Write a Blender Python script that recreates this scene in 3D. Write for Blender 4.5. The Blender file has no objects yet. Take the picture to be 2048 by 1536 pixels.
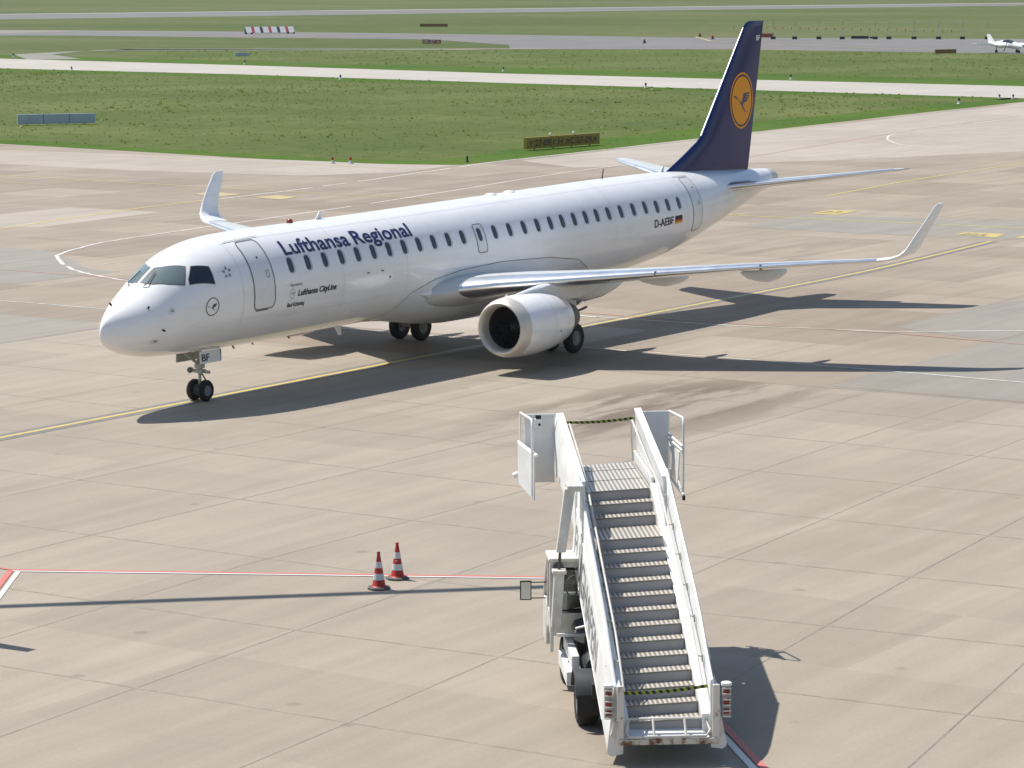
import bpy, bmesh, math, random
import numpy as np
from mathutils import Vector, Matrix
random.seed(7)
S = bpy.context.scene
COL = S.collection
R = math.radians

# ------------------------------------------------------------------ camera
cd = bpy.data.cameras.new('camera'); cam = bpy.data.objects.new('camera', cd); COL.objects.link(cam)
cam.location = (-59.6307, -52.2312, 11.9984)
yaw, pit, roll = R(33.12099), R(-8.01317), R(-0.15394)
fw = Vector((math.cos(pit)*math.cos(yaw), math.cos(pit)*math.sin(yaw), math.sin(pit)))
r0 = fw.cross(Vector((0, 0, 1))).normalized(); u0 = r0.cross(fw)
rr = r0*math.cos(roll)+u0*math.sin(roll); uu = -r0*math.sin(roll)+u0*math.cos(roll)
cam.rotation_euler = Matrix((rr, uu, -fw)).transposed().to_euler()
cd.sensor_width = 36.0; cd.lens = 5827.19/2048*36.0
cd.clip_start = 1.0; cd.clip_end = 9000
S.camera = cam
# ------------------------------------------------------------------ light
SUN_EL, SUN_ROT = R(59.9), 0.0
w = bpy.data.worlds.new('World'); S.world = w; w.use_nodes = True
nt = w.node_tree; bg = nt.nodes['Background']
sky = nt.nodes.new('ShaderNodeTexSky'); sky.sky_type = 'NISHITA'; sky.sun_disc = False
sky.sun_elevation = SUN_EL; sky.sun_rotation = SUN_ROT; sky.air_density = 1.3; sky.dust_density = .9; sky.ozone_density = 2.8
nt.links.new(sky.outputs[0], bg.inputs[0]); bg.inputs[1].default_value = 0.085
sl = bpy.data.lights.new('sun', 'SUN'); sl.energy = 4.1; sl.angle = R(0.53); sl.color = (1.0, 0.955, 0.88)
sun = bpy.data.objects.new('sun', sl); COL.objects.link(sun)
sun.rotation_euler = (R(-30.1), 0, 0); sun.location = (0, 60, 100)
S.view_settings.view_transform = 'Standard'; S.view_settings.look = 'None'
S.view_settings.exposure = 0.46; S.view_settings.gamma = 1.0; S.view_settings.use_curve_mapping = False
S.cycles.max_bounces = 6; S.cycles.diffuse_bounces = 3; S.cycles.glossy_bounces = 4; S.cycles.transmission_bounces = 4

# ------------------------------------------------------------------ materials
def hexc(h):
    c = [int(h[i:i+2], 16)/255 for i in (0, 2, 4)]
    return tuple(v/12.92 if v <= .04045 else ((v+.055)/1.055)**2.4 for v in c)+(1,)
def mat(name, col, rough=.5, metal=0., coat=0., var=0., scale=3., bump=0., spec=.5, stretch=(1, 1, 1)):
    m = bpy.data.materials.new(name); m.use_nodes = True; n = m.node_tree; b = n.nodes['Principled BSDF']
    if isinstance(col, str): col = hexc(col)
    if len(col) == 3: col = (*col, 1)
    b.inputs['Base Color'].default_value = col; b.inputs['Roughness'].default_value = rough
    b.inputs['Metallic'].default_value = metal; b.inputs['Coat Weight'].default_value = coat
    b.inputs['Coat Roughness'].default_value = .06; b.inputs['Specular IOR Level'].default_value = spec
    tc = n.nodes.new('ShaderNodeTexCoord'); mp = n.nodes.new('ShaderNodeMapping'); mp.inputs['Scale'].default_value = stretch
    n.links.new(tc.outputs['Object'], mp.inputs[0])
    nz = n.nodes.new('ShaderNodeTexNoise'); nz.inputs['Scale'].default_value = scale; nz.inputs['Detail'].default_value = 5
    n.links.new(mp.outputs[0], nz.inputs['Vector'])
    if var > 0:
        mr = n.nodes.new('ShaderNodeMapRange'); mr.inputs[1].default_value = .3; mr.inputs[2].default_value = .7
        mr.inputs[3].default_value = 1-var; mr.inputs[4].default_value = 1+var*.6
        n.links.new(nz.outputs[0], mr.inputs[0])
        mx = n.nodes.new('ShaderNodeMix'); mx.data_type = 'RGBA'; mx.blend_type = 'MULTIPLY'; mx.inputs[0].default_value = 1
        mx.inputs[6].default_value = col; n.links.new(mr.outputs[0], mx.inputs[7]); n.links.new(mx.outputs[2], b.inputs['Base Color'])
        rr_ = n.nodes.new('ShaderNodeMapRange'); rr_.inputs[3].default_value = max(0, rough-.06); rr_.inputs[4].default_value = min(1, rough+.08)
        n.links.new(nz.outputs[0], rr_.inputs[0]); n.links.new(rr_.outputs[0], b.inputs['Roughness'])
    if bump > 0:
        bp = n.nodes.new('ShaderNodeBump'); bp.inputs['Strength'].default_value = bump; bp.inputs['Distance'].default_value = .02
        n.links.new(nz.outputs[0], bp.inputs['Height']); n.links.new(bp.outputs[0], b.inputs['Normal'])
    return m

M = {}
def mk(k, *a, **kw): M[k] = mat(k, *a, **kw); return M[k]
mk('white_paint', (.90, .885, .88), .24, coat=.55, var=.03, scale=.9)
mk('door_paint', (.79, .79, .78), .26, coat=.5, var=.03, scale=1.5)
mk('grey_paint', (.60, .61, .61), .35, coat=.3, var=.06, scale=1.2)
mk('fairing_paint', (.70, .71, .72), .3, coat=.4, var=.05, scale=1.2)
mk('blue_paint', (.008, .018, .115), .12, var=.06, scale=.6, spec=.3)
mk('orange_paint', (.80, .31, .001), .4, spec=.3)
mk('navy', (.012, .02, .10), .35)
mk('black_ink', (.02, .02, .03), .5)
mk('grey_ink', (.25, .25, .27), .5)
mk('seal', (.20, .19, .16), .6)
mk('rain', (.42, .41, .38), .5)
mk('alu', (.86, .86, .86), .30, metal=1., var=.05, scale=2)
mk('lip', (.66, .61, .54), .42, metal=.35, var=.08, scale=3)
mk('dark_metal', (.10, .095, .09), .45, metal=.6, var=.2, scale=6)
mk('gear_grey', (.42, .42, .38), .45, var=.2, scale=8)
mk('tyre', (.018, .018, .019), .8, var=.3, scale=9)
mk('hub', (.20, .21, .22), .5, var=.15, scale=12)
mk('glass_dark', (.015, .02, .03), .06, spec=.7)
mk('glass_cockpit', (.15, .19, .19), .06, spec=.8, coat=.6)  # base made pale to stand in for sun on the windshield
mk('pane', (.05, .055, .068), .12, spec=.5)
mk('rim', (.56, .56, .58), .5)
mk('intake', (.045, .045, .048), .5)
mk('red', (.42, .03, .02), .5, var=.1)
mk('red_lens', (.24, .02, .012), .3)
mk('stair_white', (.78, .78, .76), .5, coat=0., var=.10, scale=2.5)
mk('stair_dirty', (.62, .60, .55), .5, var=.18, scale=5)
mk('riser', (.34, .34, .355), .55, var=.10, scale=3)
mk('hull_grey', (.74, .74, .735), .5, var=.1, scale=3)
mk('dark_under', (.03, .03, .03), .7, var=.2, scale=5)
mk('fender', (.055, .058, .062), .45, var=.15, scale=4)
mk('cone_red', (.40, .018, .010), .45, var=.12, scale=12)
mk('cone_white', (.55, .57, .58), .5, var=.08, scale=10)
mk('cone_base', (.10, .10, .09), .8, var=.2, scale=9)
mk('sign_yellow', (.29, .20, .010), .5, var=.12, scale=3)
mk('sign_back', (.40, .48, .56), .5, var=.08, scale=2)
mk('sign_red', (.36, .05, .05), .5, var=.1)
mk('sign_amber', (.21, .11, .02), .5, var=.1)
mk('amber_lamp', (.62, .36, .10), .4)
mk('black', (.010, .010, .011), .6)
mk('cream', (.72, .70, .62), .5)
mk('tape_green', (.26, .31, .03), .5)
mk('mirror', (.85, .87, .88), .03, metal=1)
mk('flag_gold', (.75, .42, .02), .5)
mk('flag_red', (.55, .03, .02), .5)
mk('post_grey', (.34, .37, .34), .5)

def grime(m):
    n = m.node_tree; b = n.nodes['Principled BSDF']; L = n.links.new; src = b.inputs['Base Color'].links[0].from_socket
    tc = n.nodes.new('ShaderNodeTexCoord'); mp = n.nodes.new('ShaderNodeMapping'); mp.inputs['Scale'].default_value = (.5, 1, 2.2); L(tc.outputs['Object'], mp.inputs[0])
    z = n.nodes.new('ShaderNodeTexNoise'); z.inputs['Scale'].default_value = 1.6; z.inputs['Detail'].default_value = 9; z.inputs['Roughness'].default_value = .65; L(mp.outputs[0], z.inputs['Vector'])
    r_ = n.nodes.new('ShaderNodeMapRange'); r_.inputs[1].default_value = .50; r_.inputs[2].default_value = .72; r_.inputs[3].default_value = 0; r_.inputs[4].default_value = .16; L(z.outputs[0], r_.inputs[0])
    x = n.nodes.new('ShaderNodeMix'); x.data_type = 'RGBA'; L(r_.outputs[0], x.inputs[0]); L(src, x.inputs[6]); x.inputs[7].default_value = (.45, .42, .36, 1); L(x.outputs[2], b.inputs['Base Color'])
    bp = n.nodes.new('ShaderNodeBump'); bp.inputs['Strength'].default_value = .06; bp.inputs['Distance'].default_value = .05
    z2 = n.nodes.new('ShaderNodeTexNoise'); z2.inputs['Scale'].default_value = 1.3; L(tc.outputs['Object'], z2.inputs['Vector']); L(z2.outputs[0], bp.inputs['Height']); L(bp.outputs[0], b.inputs['Normal'])
for k_ in ('white_paint', 'fairing_paint', 'grey_paint', 'stair_white'): grime(M[k_])

def rust_mat():
    m = mat('rusty_white', (.66, .64, .58), .55); n = m.node_tree; b = n.nodes['Principled BSDF']
    tc = n.nodes.new('ShaderNodeTexCoord'); nz = n.nodes.new('ShaderNodeTexNoise'); nz.inputs['Scale'].default_value = 5; nz.inputs['Detail'].default_value = 8
    nz.inputs['Roughness'].default_value = .7
    n.links.new(tc.outputs['Object'], nz.inputs['Vector'])
    cr = n.nodes.new('ShaderNodeValToRGB'); cr.color_ramp.elements[0].position = .40; cr.color_ramp.elements[0].color = (.16, .05, .015, 1)
    cr.color_ramp.elements[1].position = .53; cr.color_ramp.elements[1].color = (.60, .56, .48, 1)
    n.links.new(nz.outputs[0], cr.inputs[0]); n.links.new(cr.outputs[0], b.inputs['Base Color']); return m
M['rust'] = rust_mat()
M['post_rust'] = rust_mat(); _cr = [q for q in M['post_rust'].node_tree.nodes if q.type == 'VALTORGB'][0]; _cr.color_ramp.elements[0].position = .32; _cr.color_ramp.elements[1].position = .42; _cr.color_ramp.elements[1].color = (.66, .63, .57, 1)

def tread_mat():   # ribbed aluminium planks: ribs run along the walking direction, a little askew
    m = mat('ribbed_tread', (.5, .47, .43), .45, metal=.3); n = m.node_tree; b = n.nodes['Principled BSDF']
    tc = n.nodes.new('ShaderNodeTexCoord'); wv = n.nodes.new('ShaderNodeTexWave'); wv.wave_type = 'BANDS'; wv.bands_direction = 'Y'
    wv.inputs['Scale'].default_value = 4.2; wv.inputs['Distortion'].default_value = .2
    n.links.new(tc.outputs['Object'], wv.inputs['Vector'])
    cr = n.nodes.new('ShaderNodeValToRGB'); cr.color_ramp.elements[0].position = .35; cr.color_ramp.elements[0].color = (.26, .235, .205, 1)
    cr.color_ramp.elements[1].position = .6; cr.color_ramp.elements[1].color = (.58, .54, .48, 1)
    n.links.new(wv.outputs[0], cr.inputs[0]); n.links.new(cr.outputs[0], b.inputs['Base Color'])
    bp = n.nodes.new('ShaderNodeBump'); bp.inputs['Strength'].default_value = .5; bp.inputs['Distance'].default_value = .01
    n.links.new(wv.outputs[0], bp.inputs['Height']); n.links.new(bp.outputs[0], b.inputs['Normal']); return m
M['tread'] = tread_mat()

def ground_mat(name, c1, c2, streak=.10, slab=.05, bw=5.0, off=(0, 0), stain=None, dirs=(.12, 1.6, 1)):
    """concrete: tint per cast slab, mottling, long wipe marks, optional worn stains"""
    m = bpy.data.materials.new(name); m.use_nodes = True; n = m.node_tree; b = n.nodes['Principled BSDF']
    L = n.links.new
    def N(t, **k):
        q = n.nodes.new(t)
        for a, v in k.items(): setattr(q, a, v)
        return q
    b.inputs['Roughness'].default_value = .82; b.inputs['Specular IOR Level'].default_value = .35
    tc = N('ShaderNodeTexCoord')
    def noise(scale, detail=6, stretch=(1, 1, 1), rot=0, rough=.55):
        mp = N('ShaderNodeMapping'); mp.inputs['Scale'].default_value = stretch; mp.inputs['Rotation'].default_value = (0, 0, rot)
        L(tc.outputs['Object'], mp.inputs[0]); z = N('ShaderNodeTexNoise'); z.inputs['Scale'].default_value = scale
        z.inputs['Detail'].default_value = detail; z.inputs['Roughness'].default_value = rough; L(mp.outputs[0], z.inputs['Vector']); return z.outputs[0]
    def rng(v, a, b_, c, d):
        q = N('ShaderNodeMapRange'); q.inputs[1].default_value = a; q.inputs[2].default_value = b_; q.inputs[3].default_value = c; q.inputs[4].default_value = d
        L(v, q.inputs[0]); return q.outputs[0]
    def mul(a, v):
        q = N('ShaderNodeMath', operation='MULTIPLY'); L(a, q.inputs[0])
        if isinstance(v, float): q.inputs[1].default_value = v
        else: L(v, q.inputs[1])
        return q.outputs[0]
    # slab tint
    mp = N('ShaderNodeMapping'); mp.inputs['Location'].default_value = (off[0], off[1], 0); L(tc.outputs['Object'], mp.inputs[0])
    vs = N('ShaderNodeVectorMath', operation='SNAP'); vs.inputs[1].default_value = (bw, bw, 500); L(mp.outputs[0], vs.inputs[0])
    wn = N('ShaderNodeTexWhiteNoise'); L(vs.outputs[0], wn.inputs['Vector'])
    mix = N('ShaderNodeMix', data_type='RGBA'); mix.inputs[6].default_value = c1; mix.inputs[7].default_value = c2
    big = noise(.06, 3)
    f = N('ShaderNodeMath', operation='ADD'); L(mul(wn.outputs[0], .45), f.inputs[0]); L(rng(big, .3, .7, 0, .6), f.inputs[1])
    L(f.outputs[0], mix.inputs[0])
    v = rng(wn.outputs[0], 0, 1, 1-slab, 1+slab)
    v = mul(v, rng(noise(.9, 6, dirs, R(2)), .3, .7, 1-streak, 1+streak))
    v = mul(v, rng(noise(.35, 8), .3, .7, 1-streak*.7, 1+streak*.6))
    v = mul(v, rng(noise(14, 3, (1, 1, 1)), .25, .75, .94, 1.06))
    v = mul(v, rng(noise(55, 2, (1, 1, 1)), .25, .75, .93, 1.07))
    mx = N('ShaderNodeMix', data_type='RGBA', blend_type='MULTIPLY'); mx.inputs[0].default_value = 1; L(mix.outputs[2], mx.inputs[6]); L(v, mx.inputs[7])
    out = mx.outputs[2]
    # small dark spots
    vo = N('ShaderNodeTexVoronoi'); vo.inputs['Scale'].default_value = .42; L(tc.outputs['Object'], vo.inputs['Vector'])
    sp = rng(vo.outputs['Distance'], .04, .07, .30, 0)
    m2 = N('ShaderNodeMix', data_type='RGBA'); L(sp, m2.inputs[0]); L(out, m2.inputs[6]); m2.inputs[7].default_value = (.10, .09, .08, 1); out = m2.outputs[2]
    for (cx, cy, rx, ry, col, amt, st) in (stain or []):
        mp = N('ShaderNodeMapping', vector_type='POINT'); mp.inputs['Location'].default_value = (-cx/rx, -cy/ry, 0); mp.inputs['Scale'].default_value = (1/rx, 1/ry, 0)
        L(tc.outputs['Object'], mp.inputs[0]); gr = N('ShaderNodeVectorMath', operation='LENGTH'); L(mp.outputs[0], gr.inputs[0])
        mask = rng(gr.outputs['Value'], .35, 1.0, 1, 0)
        sn = rng(noise(.55, 7, st, R(5), .62), .44, .54, 0, amt)
        m3 = N('ShaderNodeMix', data_type='RGBA'); L(mul(mask, sn), m3.inputs[0]); L(out, m3.inputs[6]); m3.inputs[7].default_value = col; out = m3.outputs[2]
    L(out, b.inputs['Base Color'])
    bp = N('ShaderNodeBump'); bp.inputs['Strength'].default_value = .25; bp.inputs['Distance'].default_value = .01
    L(noise(30, 4), bp.inputs['Height']); L(bp.outputs[0], b.inputs['Normal'])
    return m
M['apron'] = ground_mat('apron_concrete', (.290, .246, .192, 1), (.328, .280, .222, 1), .085, .045,
    stain=[(10.2, -11.6, 10.0, 4.2, (.145, .108, .080, 1), .92, (.25, 1.1, 1)), (-2, -24, 9, 7, (.26, .215, .16, 1), .4, (.3, 1.3, 1))])
M['apron_far'] = ground_mat('old_pink_concrete', (.248, .198, .150, 1), (.315, .263, .207, 1), .085, .07, bw=5.0,
    stain=[(50, 8, 16, 8, (.36, .30, .235, 1), .5, (.25, 1.2, 1)), (75, 40, 30, 12, (.20, .155, .115, 1), .4, (.2, 1.0, 1))])
M['patch_grey'] = ground_mat('grey_concrete', (.245, .222, .188, 1), (.27, .245, .208, 1), .08, .02, bw=10)
M['patch_light'] = ground_mat('light_concrete', (.345, .30, .25, 1), (.375, .33, .28, 1), .08, .03, bw=7.5)
M['taxi'] = ground_mat('taxiway_concrete', (.38, .35, .305, 1), (.415, .385, .335, 1), .05, .02, bw=7.5, dirs=(.3, .6, 1))
M['asphalt'] = ground_mat('asphalt', (.145, .136, .130, 1), (.175, .165, .157, 1), .08, .0, bw=30, dirs=(.2, .2, 1))
M['track'] = ground_mat('service_road', (.21, .20, .165, 1), (.24, .225, .19, 1), .08, .0, bw=30)

def grass_mat(name, cols, sc=.05, st=(1, 1, 1), blade=False):
    m = bpy.data.materials.new(name); m.use_nodes = True; n = m.node_tree; b = n.nodes['Principled BSDF']; L = n.links.new
    b.inputs['Roughness'].default_value = .9; b.inputs['Specular IOR Level'].default_value = .15
    tc = n.nodes.new('ShaderNodeTexCoord')
    def nz(scale, d=6, st=(1, 1, 1)):
        mp = n.nodes.new('ShaderNodeMapping'); mp.inputs['Scale'].default_value = st; L(tc.outputs['Object'], mp.inputs[0])
        q = n.nodes.new('ShaderNodeTexNoise'); q.inputs['Scale'].default_value = scale; q.inputs['Detail'].default_value = d
        q.inputs['Roughness'].default_value = .6; L(mp.outputs[0], q.inputs['Vector']); return q.outputs[0]
    cr = n.nodes.new('ShaderNodeValToRGB'); e = cr.color_ramp.elements
    e[0].position = .36; e[0].color = cols[0]; e[1].position = .64; e[1].color = cols[2]
    k = e.new(.5); k.color = cols[1]
    a = n.nodes.new('ShaderNodeMath'); a.operation = 'MULTIPLY_ADD'; a.inputs[1].default_value = .55
    h = n.nodes.new('ShaderNodeMath'); h.operation = 'MULTIPLY'; h.inputs[1].default_value = .45
    L(nz(sc, 8, st), a.inputs[0]); L(nz(sc*12, 6), h.inputs[0]); L(h.outputs[0], a.inputs[2]); L(a.outputs[0], cr.inputs[0])
    f = n.nodes.new('ShaderNodeMapRange'); f.inputs[1].default_value = .25; f.inputs[2].default_value = .75; f.inputs[3].default_value = .86; f.inputs[4].default_value = 1.14
    L(nz(3.0, 4), f.inputs[0])
    mx = n.nodes.new('ShaderNodeMix'); mx.data_type = 'RGBA'; mx.blend_type = 'MULTIPLY'; mx.inputs[0].default_value = 1
    L(cr.outputs[0], mx.inputs[6]); L(f.outputs[0], mx.inputs[7]); L(mx.outputs[2], b.inputs['Base Color'])
    if blade:
        tl = n.nodes.new('ShaderNodeBsdfTranslucent'); ms = n.nodes.new('ShaderNodeMixShader'); ms.inputs[0].default_value = .5
        L(mx.outputs[2], tl.inputs[0]); L(b.outputs[0], ms.inputs[1]); L(tl.outputs[0], ms.inputs[2]); L(ms.outputs[0], n.nodes['Material Output'].inputs[0])
    return m
M['blade'] = grass_mat('grass_blade', [(.11, .17, .028, 1), (.15, .20, .04, 1), (.22, .24, .09, 1)], .05, blade=True)
M['blade_dry'] = grass_mat('dry_grass_blade', [(.26, .26, .14, 1), (.32, .31, .19, 1), (.42, .40, .28, 1)], .03, blade=True)
M['grass'] = grass_mat('grass', [(.054, .086, .013, 1), (.082, .109, .022, 1), (.128, .140, .044, 1)])
M['grass_far'] = grass_mat('dry_grass', [(.054, .084, .016, 1), (.085, .106, .028, 1), (.135, .136, .060, 1)], .02, (1, .35, 1))
M['verge'] = grass_mat('mown_grass', [(.040, .090, .004, 1), (.058, .110, .006, 1), (.082, .125, .014, 1)])
def paint_mat(name, col, wear=.35):
    m = mat(name, col, .6); n = m.node_tree; b = n.nodes['Principled BSDF']; L = n.links.new
    tc = n.nodes.new('ShaderNodeTexCoord'); z = n.nodes.new('ShaderNodeTexNoise'); z.inputs['Scale'].default_value = 2.2; z.inputs['Detail'].default_value = 9
    z.inputs['Roughness'].default_value = .7; L(tc.outputs['Object'], z.inputs['Vector'])
    r_ = n.nodes.new('ShaderNodeMapRange'); r_.inputs[1].default_value = .42; r_.inputs[2].default_value = .62; r_.inputs[3].default_value = 0; r_.inputs[4].default_value = wear
    L(z.outputs[0], r_.inputs[0]); x = n.nodes.new('ShaderNodeMix'); x.data_type = 'RGBA'; L(r_.outputs[0], x.inputs[0])
    x.inputs[6].default_value = (*col, 1); x.inputs[7].default_value = (.34, .28, .22, 1); L(x.outputs[2], b.inputs['Base Color']); return m
M['yellow'] = paint_mat('yellow_marking', (.54, .42, .09), .5)
M['yellow_old'] = paint_mat('worn_yellow_marking', (.50, .38, .14), .8)
M['white_line'] = paint_mat('white_marking', (.66, .63, .57), .55)
M['white_new'] = paint_mat('fresh_white_marking', (.72, .70, .66), .15)
M['red_line'] = paint_mat('red_marking', (.55, .14, .11), .25)
M['red_old'] = paint_mat('worn_red_marking', (.46, .24, .19), .6)
M['dark_line'] = paint_mat('dark_border', (.15, .142, .135), .25)
M['joint'] = paint_mat('joint_sealant', (.17, .145, .12), .5)
M['joint_soft'] = paint_mat('faded_joint', (.23, .195, .155), .95)

# ------------------------------------------------------------------ mesh helpers
TS, TZ = .975, .300      # the stair body is a little smaller than first drawn and rides above the ground on its wheels
def on_stairs(p):
    while p is not None:
        if p.name == 'stair_truck': return True
        p = p.parent
    return False
def lift_up(p): return (p[0]*TS, p[1]*TS, p[2]*TS+TZ)
class MB:
    def __init__(s): s.v = []; s.f = []; s.m = []
    def add(s, v, f, mi=0):
        o = len(s.v); s.v += [tuple(p) for p in v]; s.f += [tuple(i+o for i in q) for q in f]; s.m += [mi]*len(f)
    def box(s, c, d, rot=None, mi=0, bev=0):
        x, y, z = d[0]/2, d[1]/2, d[2]/2
        vs = [Vector(p) for p in ((-x, -y, -z), (x, -y, -z), (x, y, -z), (-x, y, -z), (-x, -y, z), (x, -y, z), (x, y, z), (-x, y, z))]
        if rot is not None: vs = [rot @ p for p in vs]
        s.add([p+Vector(c) for p in vs], [(0, 3, 2, 1), (4, 5, 6, 7), (0, 1, 5, 4), (1, 2, 6, 5), (2, 3, 7, 6), (3, 0, 4, 7)], mi)
    def hexa(s, p, mi=0): s.add(p, [(0, 3, 2, 1), (4, 5, 6, 7), (0, 1, 5, 4), (1, 2, 6, 5), (2, 3, 7, 6), (3, 0, 4, 7)], mi)
    def tube(s, path, r, n=8, closed=False, mi=0, cap=True):
        P = [Vector(p) for p in path]; rings = []; N_ = len(P)
        rad = r if isinstance(r, (list, tuple)) else [r]*N_
        t0 = (P[1]-P[0]).normalized(); a = Vector((0, 0, 1)) if abs(t0.z) < .9 else Vector((1, 0, 0)); nrm = (a-a.dot(t0)*t0).normalized()
        for i in range(N_):
            if closed: t = (P[(i+1) % N_]-P[i-1]).normalized()
            else: t = (P[min(i+1, N_-1)]-P[max(i-1, 0)]).normalized()
            nrm = (nrm-nrm.dot(t)*t).normalized(); b = t.cross(nrm)
            rings.append([P[i]+(nrm*math.cos(2*math.pi*k/n)+b*math.sin(2*math.pi*k/n))*rad[i] for k in range(n)])
        vs = [p for q in rings for p in q]; fs = []
        for i in range(N_ if closed else N_-1):
            j = (i+1) % N_
            for k in range(n): fs.append((i*n+k, i*n+(k+1) % n, j*n+(k+1) % n, j*n+k))
        if not closed and cap: fs += [tuple(range(n))[::-1], tuple((N_-1)*n+k for k in range(n))]
        s.add(vs, fs, mi)
    def lathe(s, prof, o, ax, n=24, mi=0):   # prof: (distance along axis, radius)
        ax = Vector(ax).normalized(); a = Vector((0, 0, 1)) if abs(ax.z) < .9 else Vector((1, 0, 0)); e1 = (a-a.dot(ax)*ax).normalized(); e2 = ax.cross(e1); o = Vector(o)
        vs = [o+ax*d+(e1*math.cos(2*math.pi*k/n)+e2*math.sin(2*math.pi*k/n))*max(r, 1e-4) for d, r in prof for k in range(n)]
        s.add(vs, [(i*n+k, i*n+(k+1) % n, (i+1)*n+(k+1) % n, (i+1)*n+k) for i in range(len(prof)-1) for k in range(n)], mi)
    def prism(s, poly, ext, mi=0):   # poly: 3D points, ext: vector
        e = Vector(ext); n = len(poly); P = [Vector(p) for p in poly]
        s.add(P+[p+e for p in P], [tuple(range(n))[::-1], tuple(range(n, 2*n))]+[(i, (i+1) % n, n+(i+1) % n, n+i) for i in range(n)], mi)
    def grid(s, rows, closed=False, mi=0):
        n = len(rows[0]); vs = [p for r in rows for p in r]; m = n if closed else n-1
        s.add(vs, [(i*n+k, i*n+(k+1) % n, (i+1)*n+(k+1) % n, (i+1)*n+k) for i in range(len(rows)-1) for k in range(m)], mi)
    def build(s, name, m, parent=None, smooth=None, bevel=0, fn=None):
        me = bpy.data.meshes.new(name); vs = [fn(p) for p in s.v] if fn else s.v
        if on_stairs(parent): vs = [lift_up(p) for p in vs]
        me.from_pydata([tuple(p) for p in vs], [], s.f)
        for q in (m if isinstance(m, (list, tuple)) else [m]): me.materials.append(M[q] if isinstance(q, str) else q)
        if len(set(s.m)) > 1: me.polygons.foreach_set('material_index', s.m)
        bm = bmesh.new(); bm.from_mesh(me); bmesh.ops.recalc_face_normals(bm, faces=bm.faces); bm.to_mesh(me); bm.free()
        if smooth is not None: me.shade_smooth() if smooth >= 180 else (me.shade_smooth(), me.set_sharp_from_angle(angle=R(smooth)))
        o = bpy.data.objects.new(name, me); COL.objects.link(o)
        if parent is not None: o.parent = parent
        if bevel:
            b = o.modifiers.new('bevel', 'BEVEL'); b.width = bevel; b.segments = 2; b.limit_method = 'ANGLE'; b.angle_limit = R(40)
        return o
def empty(name, loc=(0, 0, 0), rz=0, parent=None):
    o = bpy.data.objects.new(name, None); o.empty_display_size = .3; COL.objects.link(o); o.location = loc; o.rotation_euler = (0, 0, rz)
    if parent: o.parent = parent
    return o
def tag(o, label=None, cat=None, group=None, kind=None):
    if label: o['label'] = label
    if cat: o['category'] = cat
    if group: o['group'] = group
    if kind: o['kind'] = kind
    return o
def flat(name, polys, z, m, kind='structure'):
    me = bpy.data.meshes.new(name); v = []; f = []
    for p in polys: f.append(tuple(range(len(v), len(v)+len(p)))); v += [(a, b, z) for a, b in p]
    me.from_pydata(v, [], f); me.materials.append(M[m])
    bm = bmesh.new(); bm.from_mesh(me)
    for q in bm.faces:
        if q.normal.z < 0: q.normal_flip()
    bmesh.ops.triangulate(bm, faces=bm.faces)
    bm.to_mesh(me); bm.free()
    o = bpy.data.objects.new(name, me); COL.objects.link(o); return tag(o, kind=kind)
def smooth_path(p, n=6):
    if len(p) < 3: return p
    out = []
    for i in range(len(p)-1):
        a, b, c, d = p[max(i-1, 0)], p[i], p[i+1], p[min(i+2, len(p)-1)]
        for k in range(n):
            t = k/n
            out.append(tuple(.5*((2*b[j])+(-a[j]+c[j])*t+(2*a[j]-5*b[j]+4*c[j]-d[j])*t*t+(-a[j]+3*b[j]-3*c[j]+d[j])*t**3) for j in (0, 1)))
    return out+[tuple(p[-1])]
def strip(path, wd, off=0.0):
    L_ = []; Rr = []
    for i, p in enumerate(path):
        a = path[max(i-1, 0)]; b = path[min(i+1, len(path)-1)]; dx, dy = b[0]-a[0], b[1]-a[1]; l = math.hypot(dx, dy) or 1; nx, ny = -dy/l, dx/l
        L_.append((p[0]+nx*(off+wd/2), p[1]+ny*(off+wd/2))); Rr.append((p[0]+nx*(off-wd/2), p[1]+ny*(off-wd/2)))
    return [[L_[i], Rr[i], Rr[i+1], L_[i+1]] for i in range(len(path)-1)]
def text_mesh(txt, size, bold=0.0, shear=0.0, align='LEFT'):
    c = bpy.data.curves.new('lettering', 'FONT'); c.body = txt; c.size = size; c.offset = bold; c.shear = shear; c.align_x = align; c.resolution_u = 4
    o = bpy.data.objects.new('lettering', c); COL.objects.link(o); bpy.context.view_layer.update()
    me = bpy.data.meshes.new_from_object(o.evaluated_get(bpy.context.evaluated_depsgraph_get())); bpy.data.objects.remove(o); bpy.data.curves.remove(c); return me
def lettering(name, txt, size, width, fn, m, parent, bold=0., shear=0., cut=0.):
    """letters laid on a surface: fn maps (u, v) -> 3D; scaled so the word is `width` wide"""
    me = text_mesh(txt, size, bold, shear); bm = bmesh.new(); bm.from_mesh(me)
    xs = [v.co.x for v in bm.verts]; x0, x1 = min(xs), max(xs); k = width/(x1-x0) if width else 1
    if cut:
        ys = [v.co.y for v in bm.verts]; y = min(ys)+cut
        while y < max(ys):
            bmesh.ops.bisect_plane(bm, geom=bm.verts[:]+bm.edges[:]+bm.faces[:], plane_co=(0, y, 0), plane_no=(0, 1, 0)); y += cut
    for v in bm.verts: v.co = fn((v.co.x-x0)*k, v.co.y)
    if on_stairs(parent):
        for v in bm.verts: v.co = lift_up(v.co)
    bm.to_mesh(me); bm.free(); me.name = name; me.materials.clear(); me.materials.append(M[m])
    o = bpy.data.objects.new(name, me); COL.objects.link(o); o.parent = parent; return o

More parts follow.
